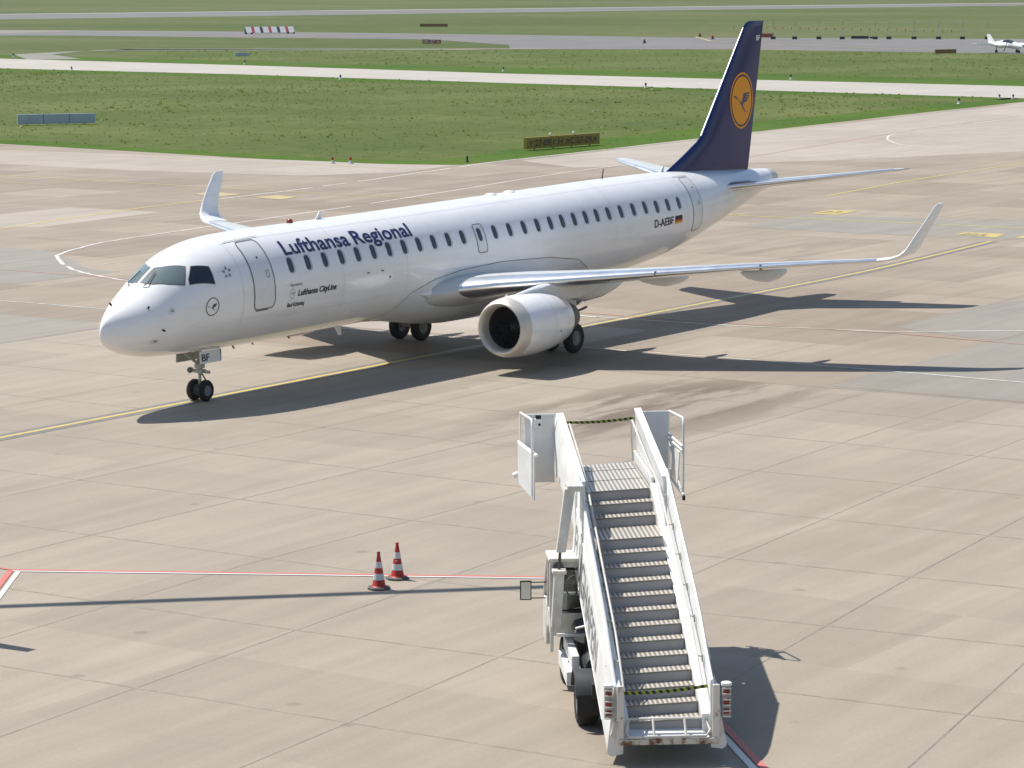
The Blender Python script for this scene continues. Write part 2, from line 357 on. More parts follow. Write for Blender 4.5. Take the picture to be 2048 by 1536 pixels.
# ================================================================== THE GROUND
flat('grass_field', [[(-400, -400), (3500, -400), (3500, 3500), (-400, 3500)]], -.06, 'grass_far')
APR = [(-160, 160), (96, 160), (96, 93), (93.6, 77), (91, 61), (92.3, 55), (93.6, 51.5), (98, 51.6), (112, 52.3), (136, 54), (167, 56), (197, 57.3), (260, 60), (260, -150), (-160, -150)]
NEAR_B = [(-160, 13.9), (10.5, 13.75), (15.6, 13.75), (15.75, -6), (16.1, -20), (16.4, -150)]
flat('apron', [[(-160, 13.9), (10.5, 13.75), (15.7, 13.75), (15.75, -6), (16.1, -20), (16.4, -150), (-160, -150)]], 0, 'apron')
flat('old_apron', [[(-160, 13.9), (-160, 160), (96, 160), (96, 93), (93.6, 77), (91, 61), (92.3, 55), (93.6, 51.5), (98, 51.6), (112, 52.3), (136, 54), (167, 56), (197, 57.3), (260, 60), (260, -150), (16.4, -150), (16.1, -20), (15.75, -6), (15.7, 13.75), (10.5, 13.75)]], 0, 'apron_far')
flat('grey_pavement', [[(16.3, -13.9), (19.9, -13.7), (28.3, -13.7), (33.1, -13.7), (36, -40), (16.5, -40)],
    [(30.3, -9.2), (36.4, -9.0), (40, -9.0), (40, -13.6), (28.6, -13.6)],
    [(62.7, 14.4), (70.3, 15.2), (72.7, 4.3), (74, -6), (63.3, -6), (63.2, 3.75), (62.3, 8.2)],
    [(17.0, 22), (17.0, 15.2), (15.8, 13.85), (10.6, 13.9), (10.6, 22)],
    [(36.7, 40), (35.9, 33.9), (30.9, 27.6), (30.8, 25.9), (25, 26.3), (25, 40)]], .004, 'patch_grey')
flat('light_pavement', [[(90.3, 90), (92, 61.5), (91.5, 56), (92.8, 51.6), (86, 50.6), (80.5, 54), (78.7, 65.7), (79.9, 90)],
    [(99, 50.5), (137.5, 53), (205, 56.5), (205, 25), (127, 25.7), (110, 33), (95, 44)],
    [(20.6, 8), (25.2, 8), (25.2, -2.5), (20.6, -2.5)], [(40, 50), (55, 50), (55, 44), (45, 43)]], .004, 'patch_light')
# taxiway, service road, far taxiway and runway
flat('taxiway', [[(228, 300), (224, 213), (221, 170), (213, 127), (209, 94), (204, 61), (199, 30), (226, 30), (232, 73), (235, 107), (239, 144), (249, 190), (257, 241), (265, 300)]], -.03, 'taxi')
flat('service_road', [[(255, 236), (276, 258), (306, 264), (336, 208), (330, 211), (297, 262), (278, 252), (262, 232)], [(300, 262), (310, 262), (345, 200), (337, 206)]], -.035, 'track')
flat('far_taxiway', [[(370, 372), (385, 345), (386, 298), (390, 260), (360, 222), (336, 206), (352, 173), (349, 123), (345, 60), (440, 60), (441, 161), (424, 221), (431, 268), (429, 306), (433, 335), (421, 374)]], -.04, 'asphalt')
flat('far_apron_road', [[(421, 420), (385, 420), (386, 340), (390, 260), (431, 268), (433, 335)]], -.045, 'track')
def ext(a, b, t): return (a[0]+(b[0]-a[0])*t, a[1]+(b[1]-a[1])*t)
rf = [(613, 575), (711, 554), (788, 501), (1046, 422)]; rn = [(530, 498), (609, 474), (722, 457), (961, 386)]
A0, A1 = (590, 600), (1075, 405); B0, B1 = (512, 517), (985, 371)
flat('runway', [[ext(B0, B1, -.5), ext(B0, B1, 1.6), ext(A0, A1, 1.6), ext(A0, A1, -.5)]], -.04, 'asphalt')
flat('runway_edge_line', strip([ext(A0, A1, -.5), ext(A0, A1, 1.6)], 5.0, -8)+strip([ext(B0, B1, -.5), ext(B0, B1, 1.6)], .9, 3), -.01, 'white_line')
# mown verges next to the pavements
flat('mown_verge', [[(93.6, 77), (96, 93), (96, 160), (100.5, 160), (100.5, 93), (97.5, 77), (95.5, 63), (96, 57), (100, 56), (112, 58.5), (136, 61), (167, 62), (197, 62), (260, 65), (260, 60), (197, 57.3), (167, 56), (136, 54), (112, 52.3), (98, 51.6), (93.6, 51.5), (92.3, 55), (91, 61)],
    [(228, 300), (224, 213), (221, 170), (213, 127), (209, 94), (204, 61), (200, 61), (203.5, 94), (206, 127), (213, 170), (215, 213), (219, 300)],
    [(265, 300), (257, 241), (249, 190), (239, 144), (235, 107), (232, 73), (229, 50), (243, 50), (247, 73), (252, 107), (257, 144), (262, 190), (270, 241), (278, 300)]], -.045, 'verge')
flat('meadow', [[(96, 160), (100, 93), (97, 77), (95.5, 63), (96, 57), (100, 56), (112, 58.5), (136, 61), (167, 62), (200, 62), (206, 94), (210, 127), (217, 170), (220, 213), (226, 300), (96, 300)],
    [(243, 50), (247, 73), (252, 107), (257, 144), (262, 190), (268, 225), (300, 255), (336, 204), (352, 173), (349, 123), (345, 60)]], -.052, 'grass')

# --- grass standing up: blades in clumps, one uncountable mass
def grass_mass():
    rng = np.random.default_rng(3)
    def inside(px, py, poly):
        c = np.zeros(len(px), bool); j = len(poly)-1
        for i in range(len(poly)):
            xi, yi = poly[i]; xj, yj = poly[j]
            c ^= ((yi > py) != (yj > py)) & (px < (xj-xi)*(py-yi)/(yj-yi+1e-9)+xi); j = i
        return c
    tri = [(97.5, 93), (95, 76), (93.2, 61), (94, 54), (97, 53.6), (112, 54.2), (136, 55.5), (167, 57.5), (196, 58.5), (203.5, 61), (208.4, 94), (212.4, 127), (220.4, 170), (223.3, 213), (170, 165), (115, 120)]
    n = 4500; x = rng.uniform(90, 225, n*2); y = rng.uniform(50, 215, n*2); k = inside(x, y, tri); x = x[k]; y = y[k]
    n1 = 1500; x2 = rng.uniform(236, 345, n1*2); y2 = rng.uniform(60, 260, n1*2)
    k = inside(x2, y2, [(240, 60), (247, 107), (254, 144), (262, 190), (270, 225), (300, 250), (334, 204), (350, 170), (346, 60)])
    x = np.r_[x, x2[k]]; y = np.r_[y, y2[k]]; n = len(x)
    far = np.clip((x-90)/150, 0, 1.5)
    patch = .5+.5*np.sin(x*.11+1.3*np.sin(y*.07))*np.sin(y*.13+x*.05)
    edge = np.minimum(1, np.maximum(.25, (np.hypot(np.maximum(0, x-96), np.maximum(0, y-58.5))/22)))
    h = (.02+.06*patch*rng.uniform(.0, 1.3, n)**2)*(1+.5*far)*np.where((x < 101) | (y < 62), .55, 1.); wd = h*rng.uniform(.9, 2.2, n)
    a = rng.uniform(0, np.pi, n); V = []; F = []
    for t in range(2):
        aa = a+t*1.5; cx, sy = np.cos(aa)*wd, np.sin(aa)*wd; lx, ly = -np.sin(aa)*h*rng.uniform(1.2, 2.2, n), np.cos(aa)*h*rng.uniform(1.2, 2.2, n)
        V.append(np.stack([np.stack([x-cx, y-sy, np.full(n, -.06)], 1), np.stack([x+cx, y+sy, np.full(n, -.06)], 1),
                 np.stack([x+cx*.5+lx, y+sy*.5+ly, h*rng.uniform(.5, 1, n)], 1), np.stack([x-cx*.3+lx, y-sy*.3+ly, h], 1)], 1))
    V = np.concatenate(V).reshape(-1, 3); nf = len(V)//4
    me = bpy.data.meshes.new('tall_grass'); me.vertices.add(len(V)); me.vertices.foreach_set('co', V.ravel())
    me.loops.add(nf*4); me.loops.foreach_set('vertex_index', np.arange(nf*4)); me.polygons.add(nf); me.polygons.foreach_set('loop_start', np.arange(nf)*4)
    mi = np.zeros(nf, int); q = rng.random(nf); mi[q > .93] = 1; me.materials.append(M['blade']); me.materials.append(M['blade_dry'])
    me.polygons.foreach_set('material_index', mi); me.update(); me.validate()
    o = bpy.data.objects.new('tall_grass', me); COL.objects.link(o); tag(o, 'uncut green grass growing between apron and taxiway', 'grass', kind='stuff')
grass_mass()

# --- joints of the cast slabs
J = [[(-22, -10.72), (16, -10.85)], [(-24, -16.1), (-13.5, -15.55), (-3.6, -15.7), (16, -15.3)], [(-27, -20.8), (-17.7, -20.1), (-9.7, -19.6), (2, -19.0), (16, -18.5)],
     [(-27, -25.2), (-22.6, -24.9), (-17, -24.4), (-8.9, -23.75), (2.3, -22.9), (16, -22.2)], [(-22, -29.4), (-15.6, -28.6), (-7.2, -27.6), (.1, -26.9), (14, -25.8)], [(-24, -34.4), (-20.2, -33.7), (-13.1, -32.5), (-4, -31.2)],
     [(-20, -5.9), (15.8, -5.9)], [(-20, 3.9), (15.6, 3.9)], [(-20, 8.8), (15.6, 8.8)]]
JB = [[(-22.8, -12), (-22.6, -24.9), (-22.4, -34)], [(-17.85, 13.7), (-17.8, -12.8), (-17.7, -20.1), (-17.3, -27), (-16.5, -36)], [(-12.7, 13.7), (-12.7, -20), (-12.4, -25.7), (-11.6, -33)],
      [(-7.5, 13.7), (-7.6, -10.8), (-7.6, -23), (-7, -31)], [(-2.7, 13.7), (-2.7, -15), (-2.6, -22), (-2.3, -30)], [(2.2, 13.7), (2.1, -17.5), (2.6, -27)], [(7, 13.7), (7.1, -26)], [(12, 13.7), (12.1, -24)]]
flat('pavement_joint', sum([strip(j, .035) for j in J[:1]+J[4:6]], [])+sum([strip(j, .028) for j in J[1:4]], [])+strip([(15.72, 13.8), (15.78, -6), (16.12, -20), (16.3, -40)], .07)+strip([(-60, 13.85), (10.5, 13.8), (15.7, 13.8)], .07), .002, 'joint')
flat('faded_pavement_joint', sum([strip(j, .035) for j in J[6:]], [])+sum([strip(j, .06) for j in JB], [])
     + sum([strip([(15.9, y), (100, y)], .05) for y in (-13.7, -9, -4, 8.8, 18.5, 26.1, 34, 42)], [])+sum([strip([(x, -40), (x, 75)], .09) for x in (20.5, 30.6, 40.5, 50.5, 62.5, 72.8, 86)], []), .0025, 'joint_soft')
# --- painted lines
ymain = smooth_path([(-30, .2), (-3.85, .18), (1.7, .14), (7.9, .14), (14.9, .12), (25, .0), (37, 0.0), (45.5, .05), (52.3, .42), (61.8, 1.2)])
flat('yellow_line_border', strip(ymain, .74), .006, 'dark_line')
flat('yellow_guide_line', strip(ymain, .20), .010, 'yellow')
flat('yellow_apron_line', strip([(20, 40), (43.3, 44.1), (49.5, 45.3), (56.2, 46.5), (62.7, 47.0)], .22)+strip([(82.1, 19.8), (94.4, 21.1), (113.4, 21.8), (180, 23)], .20)
     + strip([(68.3, 18.35), (68.6, 12.9), (68.8, 7.5), (69, -10)], .20)+strip([(68.3, 18.35), (69.9, 18.0)], .2), .010, 'yellow')
flat('worn_yellow_line', strip([(71.6, 90), (71.4, 70.3), (70.1, 55.8), (69.7, 50.5), (69.4, 42.5), (69.3, 30)], .22)+strip([(90.4, 96), (89.6, 72), (88.7, 56.7), (88.4, 50)], .25)+strip([(66.9, 78), (66.7, 62)], .18), .010, 'yellow_old')
Wl = [(75.8, 39.6), (84.5, 41.1), (93, 42.2), (99.9, 42.7)]
loop = smooth_path([(99.9, 42.7), (93, 42.2), (84.5, 41.1), (75.8, 39.6), (62.9, 37.7), (52, 36.5), (46.1, 35.9), (40.4, 35.1), (35.5, 33.2), (33.2, 31.3), (30.4, 28), (28.9, 25.1), (28.2, 22.5), (28, 16), (27.7, 6), (27.5, 1)])
def ragged(path, wd, seed):   # hand-brushed line: width and centre wander
    r_ = random.Random(seed); P = []
    for i in range(len(path)-1):
        a, b = path[i], path[i+1]; l = math.dist(a, b); k = max(1, int(l/1.3))
        for j in range(k):
            t = j/k; P.append((a[0]+(b[0]-a[0])*t+r_.uniform(-.05, .05), a[1]+(b[1]-a[1])*t+r_.uniform(-.05, .05)))
    P.append(path[-1]); out = []
    for q in strip(P, wd):
        if r_.random() > .05: out.append(q)
    return out
flat('white_service_line', ragged(loop, .17, 1)+ragged([(20.3, 24), (20.2, 17), (20.1, 8), (20.0, 0), (20.05, -4.1), (20.2, -8.5), (20.15, -13.8), (20, -18.5), (19.6, -26)], .12, 2)
     + ragged([(63.5, 46.8), (70, 47.3), (79.2, 48.4), (86.3, 49.6), (94.5, 50.9), (97, 51.3), (110.8, 52.0), (124.2, 52.8), (137, 53.8)], .2, 3)
     + ragged(smooth_path([(169, 45.6), (157, 44.9), (144.7, 44.1), (139.2, 43.4), (134, 41.3), (129.7, 38.7), (127, 36.3), (124, 31.1), (123.2, 26), (123, 10)]), .16, 4)
     + ragged([(109.9, 39.3), (113, 35.6), (114.5, 30)], .15, 5)+ragged([(27.5, 1), (27.7, -2.9), (27.8, -4.4), (28.5, -7), (29, -9.5), (31.7, -13.3), (36, -19)], .13, 6), .012, 'white_line')
flat('worn_red_line', strip([(28.9, 44), (28.5, 26.6), (28.2, 15), (28.0, -3.8), (28.5, -9.7), (28, -15), (27.5, -30)], .12, .3)+strip([(96, 37.5), (145, 44.2), (169, 45.9)], .16, .35), .0125, 'red_old')
Rl = [(-18.62, -13.33), (-16.45, -11.85)]; R1_ = [(-16.45, -11.85), (-14.08, -16.17), (-11.55, -20.85), (-10.95, -21.97)]; R2_ = [(-10.95, -21.97), (-19.07, -29.7), (-21.39, -31.84), (-24, -34.3)]
flat('red_stand_line', strip(R1_, .11)+strip(R2_, .13)+strip([(-20.5, -14.6), (-16.5, -11.9)], .13)+strip([(-16.2, -8.6), (-16.45, -11.85)], .08), .014, 'red_line')
flat('white_stand_line', strip(R1_, .085, -.12)+strip(R2_, .12, -.16)+strip([(-20.5, -14.75), (-16.5, -12.05)], .10, -.05), .013, 'white_new')
flat('yellow_stand_number', [[(71.3, 15.2), (73.8, 15.4), (73.9, 13.9), (71.2, 13.7)], [(63.9, 4.0), (65.4, 4.1), (65.55, 2.15), (63.7, 1.75)], [(64, 1.0), (65.3, 1.1), (65.4, -.8), (63.9, -1)]], .014, 'yellow')
flat('worn_yellow_number', [[(65.3, 50.2), (67.1, 50.5), (66.7, 47.9), (64.9, 48)], [(65.3, 46.1), (67, 45.8), (66.6, 44), (64.7, 43.7)]], .014, 'yellow_old')
def digits(name, txt, x, y, sx, sy, rot, m):
    me = text_mesh(txt, 1.0, .02); c, s = math.cos(rot), math.sin(rot)
    for v in me.vertices:
        a, b = v.co.x*sx, v.co.y*sy; v.co = (x+a*c-b*s, y+a*s+b*c, .019)
    me.materials.clear(); me.materials.append(M[m]); o = bpy.data.objects.new(name, me); COL.objects.link(o); tag(o, kind='structure')
digits('stand_number_digits', '23', 72.0, 15.2, 1.1, 1.6, R(-90), 'dark_line')
digits('stand_number_digits', '22A', 64.1, 3.9, .8, 1.3, R(-92), 'dark_line')
flat('far_yellow_line', strip([(330, 215), (349, 190), (352, 160), (357, 140), (400, 205), (430, 225)], .6)+strip([(388, 275), (388, 320)], .7)+strip([(425, 262), (428, 290)], .6)+strip([(395, 198), (399, 190), (401, 196)], 1.0), -.01, 'yellow_old')

# ================================================================== THE AIRLINER
FX = [0,.08,.3,.7,1.3,2.1,3.2,4.5,6.5,9,12.5,20,26,28.5,30.5,33,35,37,38.3,38.6]
FT = [2.336,2.591,2.81,3.064,3.398,3.904,4.427,4.66,4.74,4.76,4.80,4.91,5.0,5.01,4.99,4.90,4.81,4.73,4.66,4.55]
FB = [2.336,2.118,1.929,1.75,1.597,1.505,1.462,1.44,1.437,1.465,1.51,1.62,1.72,1.93,2.25,2.80,3.28,3.75,4.03,4.14]
FW = [0,.11,.31,.60,.929,1.15,1.345,1.47,1.51,1.51,1.51,1.51,1.50,1.45,1.33,1.08,.82,.52,.33,.24]
FC = [2.336,2.301,2.327,2.387,2.528,2.709,2.918,3.015,3.063,3.106,3.15,3.26,3.34,3.40,3.50,3.75,3.95,4.18,4.32,4.34]
class Pchip:
    def __init__(s, V):
        X = s.X = [math.sqrt(x) for x in FX]; s.V = V; h = s.h = [X[i+1]-X[i] for i in range(len(X)-1)]; d = [(V[i+1]-V[i])/h[i] for i in range(len(h))]; m = [0]*len(X)
        for i in range(1, len(X)-1):
            if d[i-1]*d[i] > 0:
                w1 = 2*h[i]+h[i-1]; w2 = h[i]+2*h[i-1]; m[i] = (w1+w2)/(w1/d[i-1]+w2/d[i])
        m[0] = d[0]; m[-1] = d[-1]; s.m = m
    def __call__(s, x):
        x = math.sqrt(max(0, min(x, FX[-1]))); X = s.X; i = 0
        while i < len(X)-2 and x > X[i+1]: i += 1
        h = s.h[i]; t = (x-X[i])/h; V, m = s.V, s.m
        return (2*t**3-3*t**2+1)*V[i]+(t**3-2*t**2+t)*h*m[i]+(-2*t**3+3*t**2)*V[i+1]+(t**3-t**2)*h*m[i+1]
fT, fB, fW, fC = Pchip(FT), Pchip(FB), Pchip(FW), Pchip(FC)
def fus(x, th, off=0.):      # th in degrees: 0 = port side (towards -y), 90 = top
    a = R(th); c, s = math.cos(a), math.sin(a); w_, zc = fW(x), fC(x); hz = (fT(x)-zc) if s > 0 else (zc-fB(x))
    p = Vector((x, -w_*c, zc+hz*s))
    if off:
        n = Vector((0, -c/max(w_, .01), s/max(hz, .01))).normalized()
        if x < 5 or x > 27:
            e = .02; t1 = (fus(x+e, th)-fus(max(x-e, 0), th)); t2 = (fus(x, th+.5)-fus(x, th-.5)); n2 = t1.cross(t2)
            if n2.length > 1e-9:
                n2.normalize(); n = n2 if n2.dot(n) > 0 else -n2
        p = p+n*off
    return p
def zth(x, z):
    zc = fC(x); hz = (fT(x)-zc) if z > zc else (zc-fB(x)); return math.degrees(math.asin(max(-1, min(1, (z-zc)/hz))))
jet = empty('airliner')
tag(jet, 'white twin-engine jet airliner with dark blue tail fin taxiing along the yellow line', 'airplane')
def build_fuselage():
    xs = [(i/70*2.6)**2 for i in range(71)]+[6.76+(37.85-6.76)*i/70 for i in range(1, 71)]; n = 96; b = MB()
    b.grid([[fus(x, 360*k/n) for k in range(n)] for x in xs], True); return b.build('fuselage', 'white_paint', jet, 180)
build_fuselage()
b = MB(); n = 48; b.grid([[fus(x, 360*k/n) for k in range(n)] for x in [37.85+.75*i/10 for i in range(11)]], True)
b.grid([[fus(38.6, 360*k/n) for k in range(n)], [fus(38.6, 360*k/n)+(Vector((38.66, 0, 4.345))-fus(38.6, 360*k/n))*.25+Vector((.03, 0, 0)) for k in range(n)], [Vector((38.55, 0, 4.345)) for k in range(n)]], True)
b.build('tail_cone', 'lip', jet, 40)
def surf_patch(name, poly, m, parent, off=.006, rings=5, per=6, mapper=None):
    """poly in (x, theta); star-shaped region laid on the skin"""
    mp = mapper or (lambda x, t: fus(x, t, off)); n0 = len(poly); P = []
    for i in range(n0):
        a, c = poly[i], poly[(i+1) % n0]; pk = max(per, math.ceil(math.hypot(c[0]-a[0], (c[1]-a[1])/38)/.12))
        for k in range(pk): P.append((a[0]+(c[0]-a[0])*k/pk, a[1]+(c[1]-a[1])*k/pk))
    cx = sum(p[0] for p in poly)/n0; ct = sum(p[1] for p in poly)/n0; b = MB()
    rows = [[mp(cx+(p[0]-cx)*r, ct+(p[1]-ct)*r) for p in P] for r in [max(.001, i/rings) for i in range(rings+1)]]
    b.grid(rows, True); return b.build(name, m, parent, 60)
def surf_line(name, poly, wd, m, parent, off=.008, closed=True, per=8):
    P = []; n0 = len(poly)
    for i in range(n0 if closed else n0-1):
        a, c = poly[i], poly[(i+1) % n0]; per = max(1, math.ceil(math.hypot(c[0]-a[0], (c[1]-a[1])/38)/.06))
        for k in range(per): P.append((a[0]+(c[0]-a[0])*k/per, a[1]+(c[1]-a[1])*k/per))
    if not closed: P.append(poly[-1])
    Q = [fus(*p, off) for p in P]; N_ = len(P); L_ = []; Rr = []
    for i in range(N_):
        a = Q[(i-1) % N_ if closed else max(0, i-1)]; c = Q[(i+1) % N_ if closed else min(N_-1, i+1)]; t = (c-a).normalized()
        nn = (fus(*P[i], off+.05)-Q[i]).normalized(); s = nn.cross(t).normalized()*wd/2; L_.append(Q[i]+s); Rr.append(Q[i]-s)
    b = MB()
    if closed: L_.append(L_[0]); Rr.append(Rr[0])
    b.grid([L_, Rr]); return b.build(name, m, parent)
def rrect(x0, x1, t0, t1, rx, rt, n=4):
    P = []
    for cx, ct, a0 in ((x1-rx, t1-rt, 0), (x0+rx, t1-rt, 90), (x0+rx, t0+rt, 180), (x1-rx, t0+rt, 270)):
        for k in range(n+1):
            a = R(a0+90*k/n); P.append((cx+rx*math.cos(a), ct+rt*math.sin(a)))
    return P
# passenger windows
WX = [6.69,7.51,8.33,9.14,9.95,10.75,11.55,12.34,13.13,13.92,14.72,15.52,16.47,17.33,18.19,19.04,19.85,20.63,21.36,22.10,22.83,23.54,24.30,25.11,25.94,26.75,27.54,28.34,29.15]
for x in WX:
    z = 3.64+.0143*x-(.035 if x > 27 else 0); t = zth(x, z)
    wr = surf_patch('window', rrect(x-.135, x+.180, t-8.6, t+8.6, .11, 5.0), 'rim', jet, .005, 3, 1)
    surf_patch('pane', rrect(x-.130, x+.095, t-7.6, t+7.6, .085, 4.2), 'pane', wr, .010, 3, 1)
# doors
def door(name, x0, x1, t0, t1, rx, rt, handle=None, seal_w=.035, eye=None):
    P = rrect(x0, x1, t0, t1, rx, rt); d = surf_patch(name, P, 'door_paint', jet, .007, 8, 2); surf_line('door_seal', P, seal_w, 'seal', d, .016, True, 2)
    if handle: surf_line('handle', rrect(*handle, .03, 1.5), .018, 'seal', d, .016, True, 1)
    if eye: surf_patch('peephole', rrect(eye[0]-.035, eye[0]+.035, eye[1]-1.3, eye[1]+1.3, .03, 1.2), 'black', d, .016, 2, 1)
    return d
dd = door('cabin_door', 4.88, 5.80, -15.5, 61.0, .14, 8, (5.50, 5.62, 15.5, 22.5), eye=(5.35, 37.2))
surf_patch('door_step', rrect(4.98, 5.52, -17.4, -15.2, .03, .5), 'seal', dd, .02, 2, 2)
surf_line('rain_gutter', [(4.5, 64.4), (6.05, 65.0)], .03, 'rain', jet, .02, False)
door('service_door', 30.15, 30.87, -25, 61, .12, 7, (30.62, 30.72, 14, 20), .02, eye=(30.62, 40))
surf_line('rain_gutter', [(29.9, 64.4), (31.0, 65.0)], .03, 'rain', jet, .02, False)
door('overwing_exit', 16.22, 16.74, 3.6, 36.2, .08, 5, None, .026)
# cockpit windows
def cockpit(name, poly, m='glass_cockpit'):
    f_ = surf_patch(name, poly, 'seal', jet, .004, 6, 6); cx = sum(p[0] for p in poly)/len(poly); ct = sum(p[1] for p in poly)/len(poly)
    surf_patch('pane', [(cx+(p[0]-cx)*.93, ct+(p[1]-ct)*.93) for p in poly], m, f_, .010, 6, 6)
fr = [(1.70, 92.5), (2.30, 92.5), (2.40, 80), (2.76, 54), (2.40, 33.5), (2.0, 47), (1.72, 63), (1.63, 80)]
cockpit('windshield', [(1.60, 88), (2.22, 88), (2.32, 78), (2.44, 71), (2.76, 54.5), (2.40, 34), (2.0, 48), (1.70, 65), (1.60, 78)])
cockpit('windshield', [(1.60, 92), (2.22, 92), (2.32, 102), (2.44, 109), (2.76, 125.5), (2.40, 146), (2.0, 132), (1.70, 115), (1.60, 102)])
cockpit('side_window', [(2.87, 51.5), (3.42, 41.5), (3.39, 20), (2.53, 31.8), (2.57, 38.6)], 'glass_dark')
cockpit('side_window', [(2.87, 128.5), (3.42, 138.5), (3.39, 160), (2.53, 148.2), (2.57, 141.4)], 'glass_dark')
for sg in (1, -1):
    b = MB(); p0 = fus(1.50, 90-sg*14, .02); p1 = fus(1.62, 90-sg*18, .06); p2 = fus(2.05, 90-sg*13, .05); b.tube([p0, p1, p2], .014, 6)
    b.build('wiper', 'black', jet)
# lettering
def on_skin(x0, t0, off=.012, sx=0.):
    r = 1.58
    return lambda u, v: fus(x0+u, t0+math.degrees(v/r), off)
lettering('airline_lettering', 'Lufthansa', .70, 3.20, on_skin(6.62, 34.6), 'navy', jet, bold=.013, cut=.05); lettering('airline_lettering', 'Regional', .70, 2.93, on_skin(10.06, 34.6), 'navy', jet, bold=.013, cut=.05)
lettering('operator_lettering', 'Lufthansa CityLine', .23, 1.86, on_skin(6.86, -8.2), 'black_ink', jet, bold=.006, shear=.25, cut=.06)
lettering('small_lettering', 'Operated by', .10, .56, on_skin(6.50, 2.4), 'grey_ink', jet, bold=.002)
lettering('name_lettering', 'Bad Kötzting', .17, .80, on_skin(6.42, -18.6), 'black_ink', jet, bold=.004, cut=.06)
lettering('registration_lettering', 'D-AEBF', .37, 1.38, on_skin(27.2, -2.5), 'black_ink', jet, bold=.006, cut=.06)
fl = MB(); flag = surf_patch('flag', rrect(28.70, 29.24, 1.7, 6.4, .001, .001, 1), 'black', jet, .011, 3, 4)
surf_patch('flag_stripe', rrect(28.70, 29.24, -.8, 1.7, .001, .001, 1), 'flag_red', flag, .0115, 3, 4)
surf_patch('flag_stripe', rrect(28.70, 29.24, -3.6, -.8, .001, .001, 1), 'flag_gold', flag, .0115, 3, 4)
# bird emblem in unit coordinates
BIRD = [[(-.88, .20), (-.70, .22), (-.55, .17), (-.10, -.10), (.12, -.22), (.38, -.47), (.56, -.47), (.40, -.52), (.22, -.42), (-.12, -.16), (-.35, .02), (-.60, .12), (-.86, .17)],
        [(-.16, -.14), (.02, .02), (.16, .30), (.30, .32), (.80, .33), (.78, .27), (.36, .25), (.36, .235), (.76, .21), (.73, .15), (.36, .16), (.35, .145), (.70, .11), (.66, .04), (.34, .08), (.33, .065), (.60, .02), (.52, -.05), (.22, -.08), (.10, -.20), (-.02, -.22)]]
def emblem_mesh(name, fn, mat_, parent, polys=BIRD):
    bm = bmesh.new()
    for P in polys:
        vs = [bm.verts.new((p[0], p[1], 0)) for p in P]; f_ = bm.faces.new(vs); bmesh.ops.triangulate(bm, faces=[f_])
    me = bpy.data.meshes.new(name)
    for v in bm.verts: v.co = fn(v.co.x, v.co.y)
    bm.to_mesh(me); bm.free(); me.materials.append(M[mat_]); o = bpy.data.objects.new(name, me); COL.objects.link(o); o.parent = parent; return o
def ring_mesh(name, fn, r0_, r1_, mat_, parent, n=48):
    b = MB(); b.grid([[fn(r*math.cos(2*math.pi*k/n), r*math.sin(2*math.pi*k/n)) for k in range(n)] for r in (r0_, r1_)], True); return b.build(name, mat_, parent)
def skin_disc(cx, ct, rad, off=.012):
    return lambda u, v: fus(cx+u*rad, ct+math.degrees(v*rad/1.45), off)
e1 = ring_mesh('nose_emblem', skin_disc(3.17, -2.0, .245), .93, 1.02, 'black_ink', jet); emblem_mesh('bird', skin_disc(3.17, -2.0, .21), 'black_ink', e1)
e2 = ring_mesh('small_emblem', skin_disc(6.60, -5.0, .125), .92, 1.0, 'grey_ink', jet); emblem_mesh('bird', skin_disc(6.60, -5.0, .11), 'grey_ink', e2)
SP = []
for k in range(5):
    a = R(90+72*k); c, s = math.cos(a), math.sin(a)
    SP.append([(c*x-s*y, s*x+c*y) for x, y in ((.45, -.22), (.98, -.05), (.62, .10), (.50, .30), (.36, .05))])
emblem_mesh('star_emblem', skin_disc(3.93, 28.8, .20), 'grey_ink', jet, SP)
# probes, beacons, antennas
def dot(name, x, t, r_, m, h=.05):
    b = MB(); p = fus(x, t); q = fus(x, t, h); b.tube([p, q], r_, 10); b.build(name, m, jet)
for x, t in ((1.17, 35.6), (1.47, -11.6), (.76, 112.8)): dot('probe', x, t, .028, 'black', .09)
for x, t in ((1.76, 12), (1.27, -30.4)):
    surf_line('static_port', rrect(x-.09, x+.09, t-4, t+4, .08, 3.8), .008, 'grey_ink', jet, .008, True, 1)
surf_patch('static_plate', rrect(1.73, 1.82, 11, 13.5, .02, .8), 'grey_ink', jet, .012, 2, 1); surf_patch('static_plate', rrect(1.25, 1.37, -31.5, -28.5, .02, .8), 'grey_ink', jet, .012, 2, 1)
for x, t in ((10.28, 2.8), (11.01, 2.8)): dot('drain', x, t, .02, 'seal', .07)
dot('outlet', 11.43, -5.2, .035, 'black', .012)
b = MB(); b.lathe([(0, .10), (.06, .095), (.11, .05), (.12, 0)], fus(8.54, 92), (0, 0, 1), 14); b.build('beacon', 'red_lens', jet, 60)
def blade(name, x, h, c, t=90., m='white_paint', sweep=.12):
    b = MB(); z0 = fus(x, t); up = 1 if t > 0 else -1
    b.prism([z0+Vector((0, -.012, -.03*up)), z0+Vector((c, -.012, -.03*up)), z0+Vector((c*.8+sweep, -.012, h*up)), z0+Vector((c*.35+sweep, -.012, h*up))], (0, .024, 0)); b.build(name, m, jet)
blade('antenna', 9.7, .24, .30); blade('antenna', 26.1, .34, .05, m='black', sweep=0.10); blade('antenna', 30.1, .22, .22, m='grey_paint'); blade('antenna', 10.6, .30, .30, -90)
blade('antenna', 5.6, .12, .1, -90, 'seal'); blade('antenna', 8.2, .12, .12, -90, 'seal'); blade('antenna', 6.5, .10, .08, -90, 'seal')
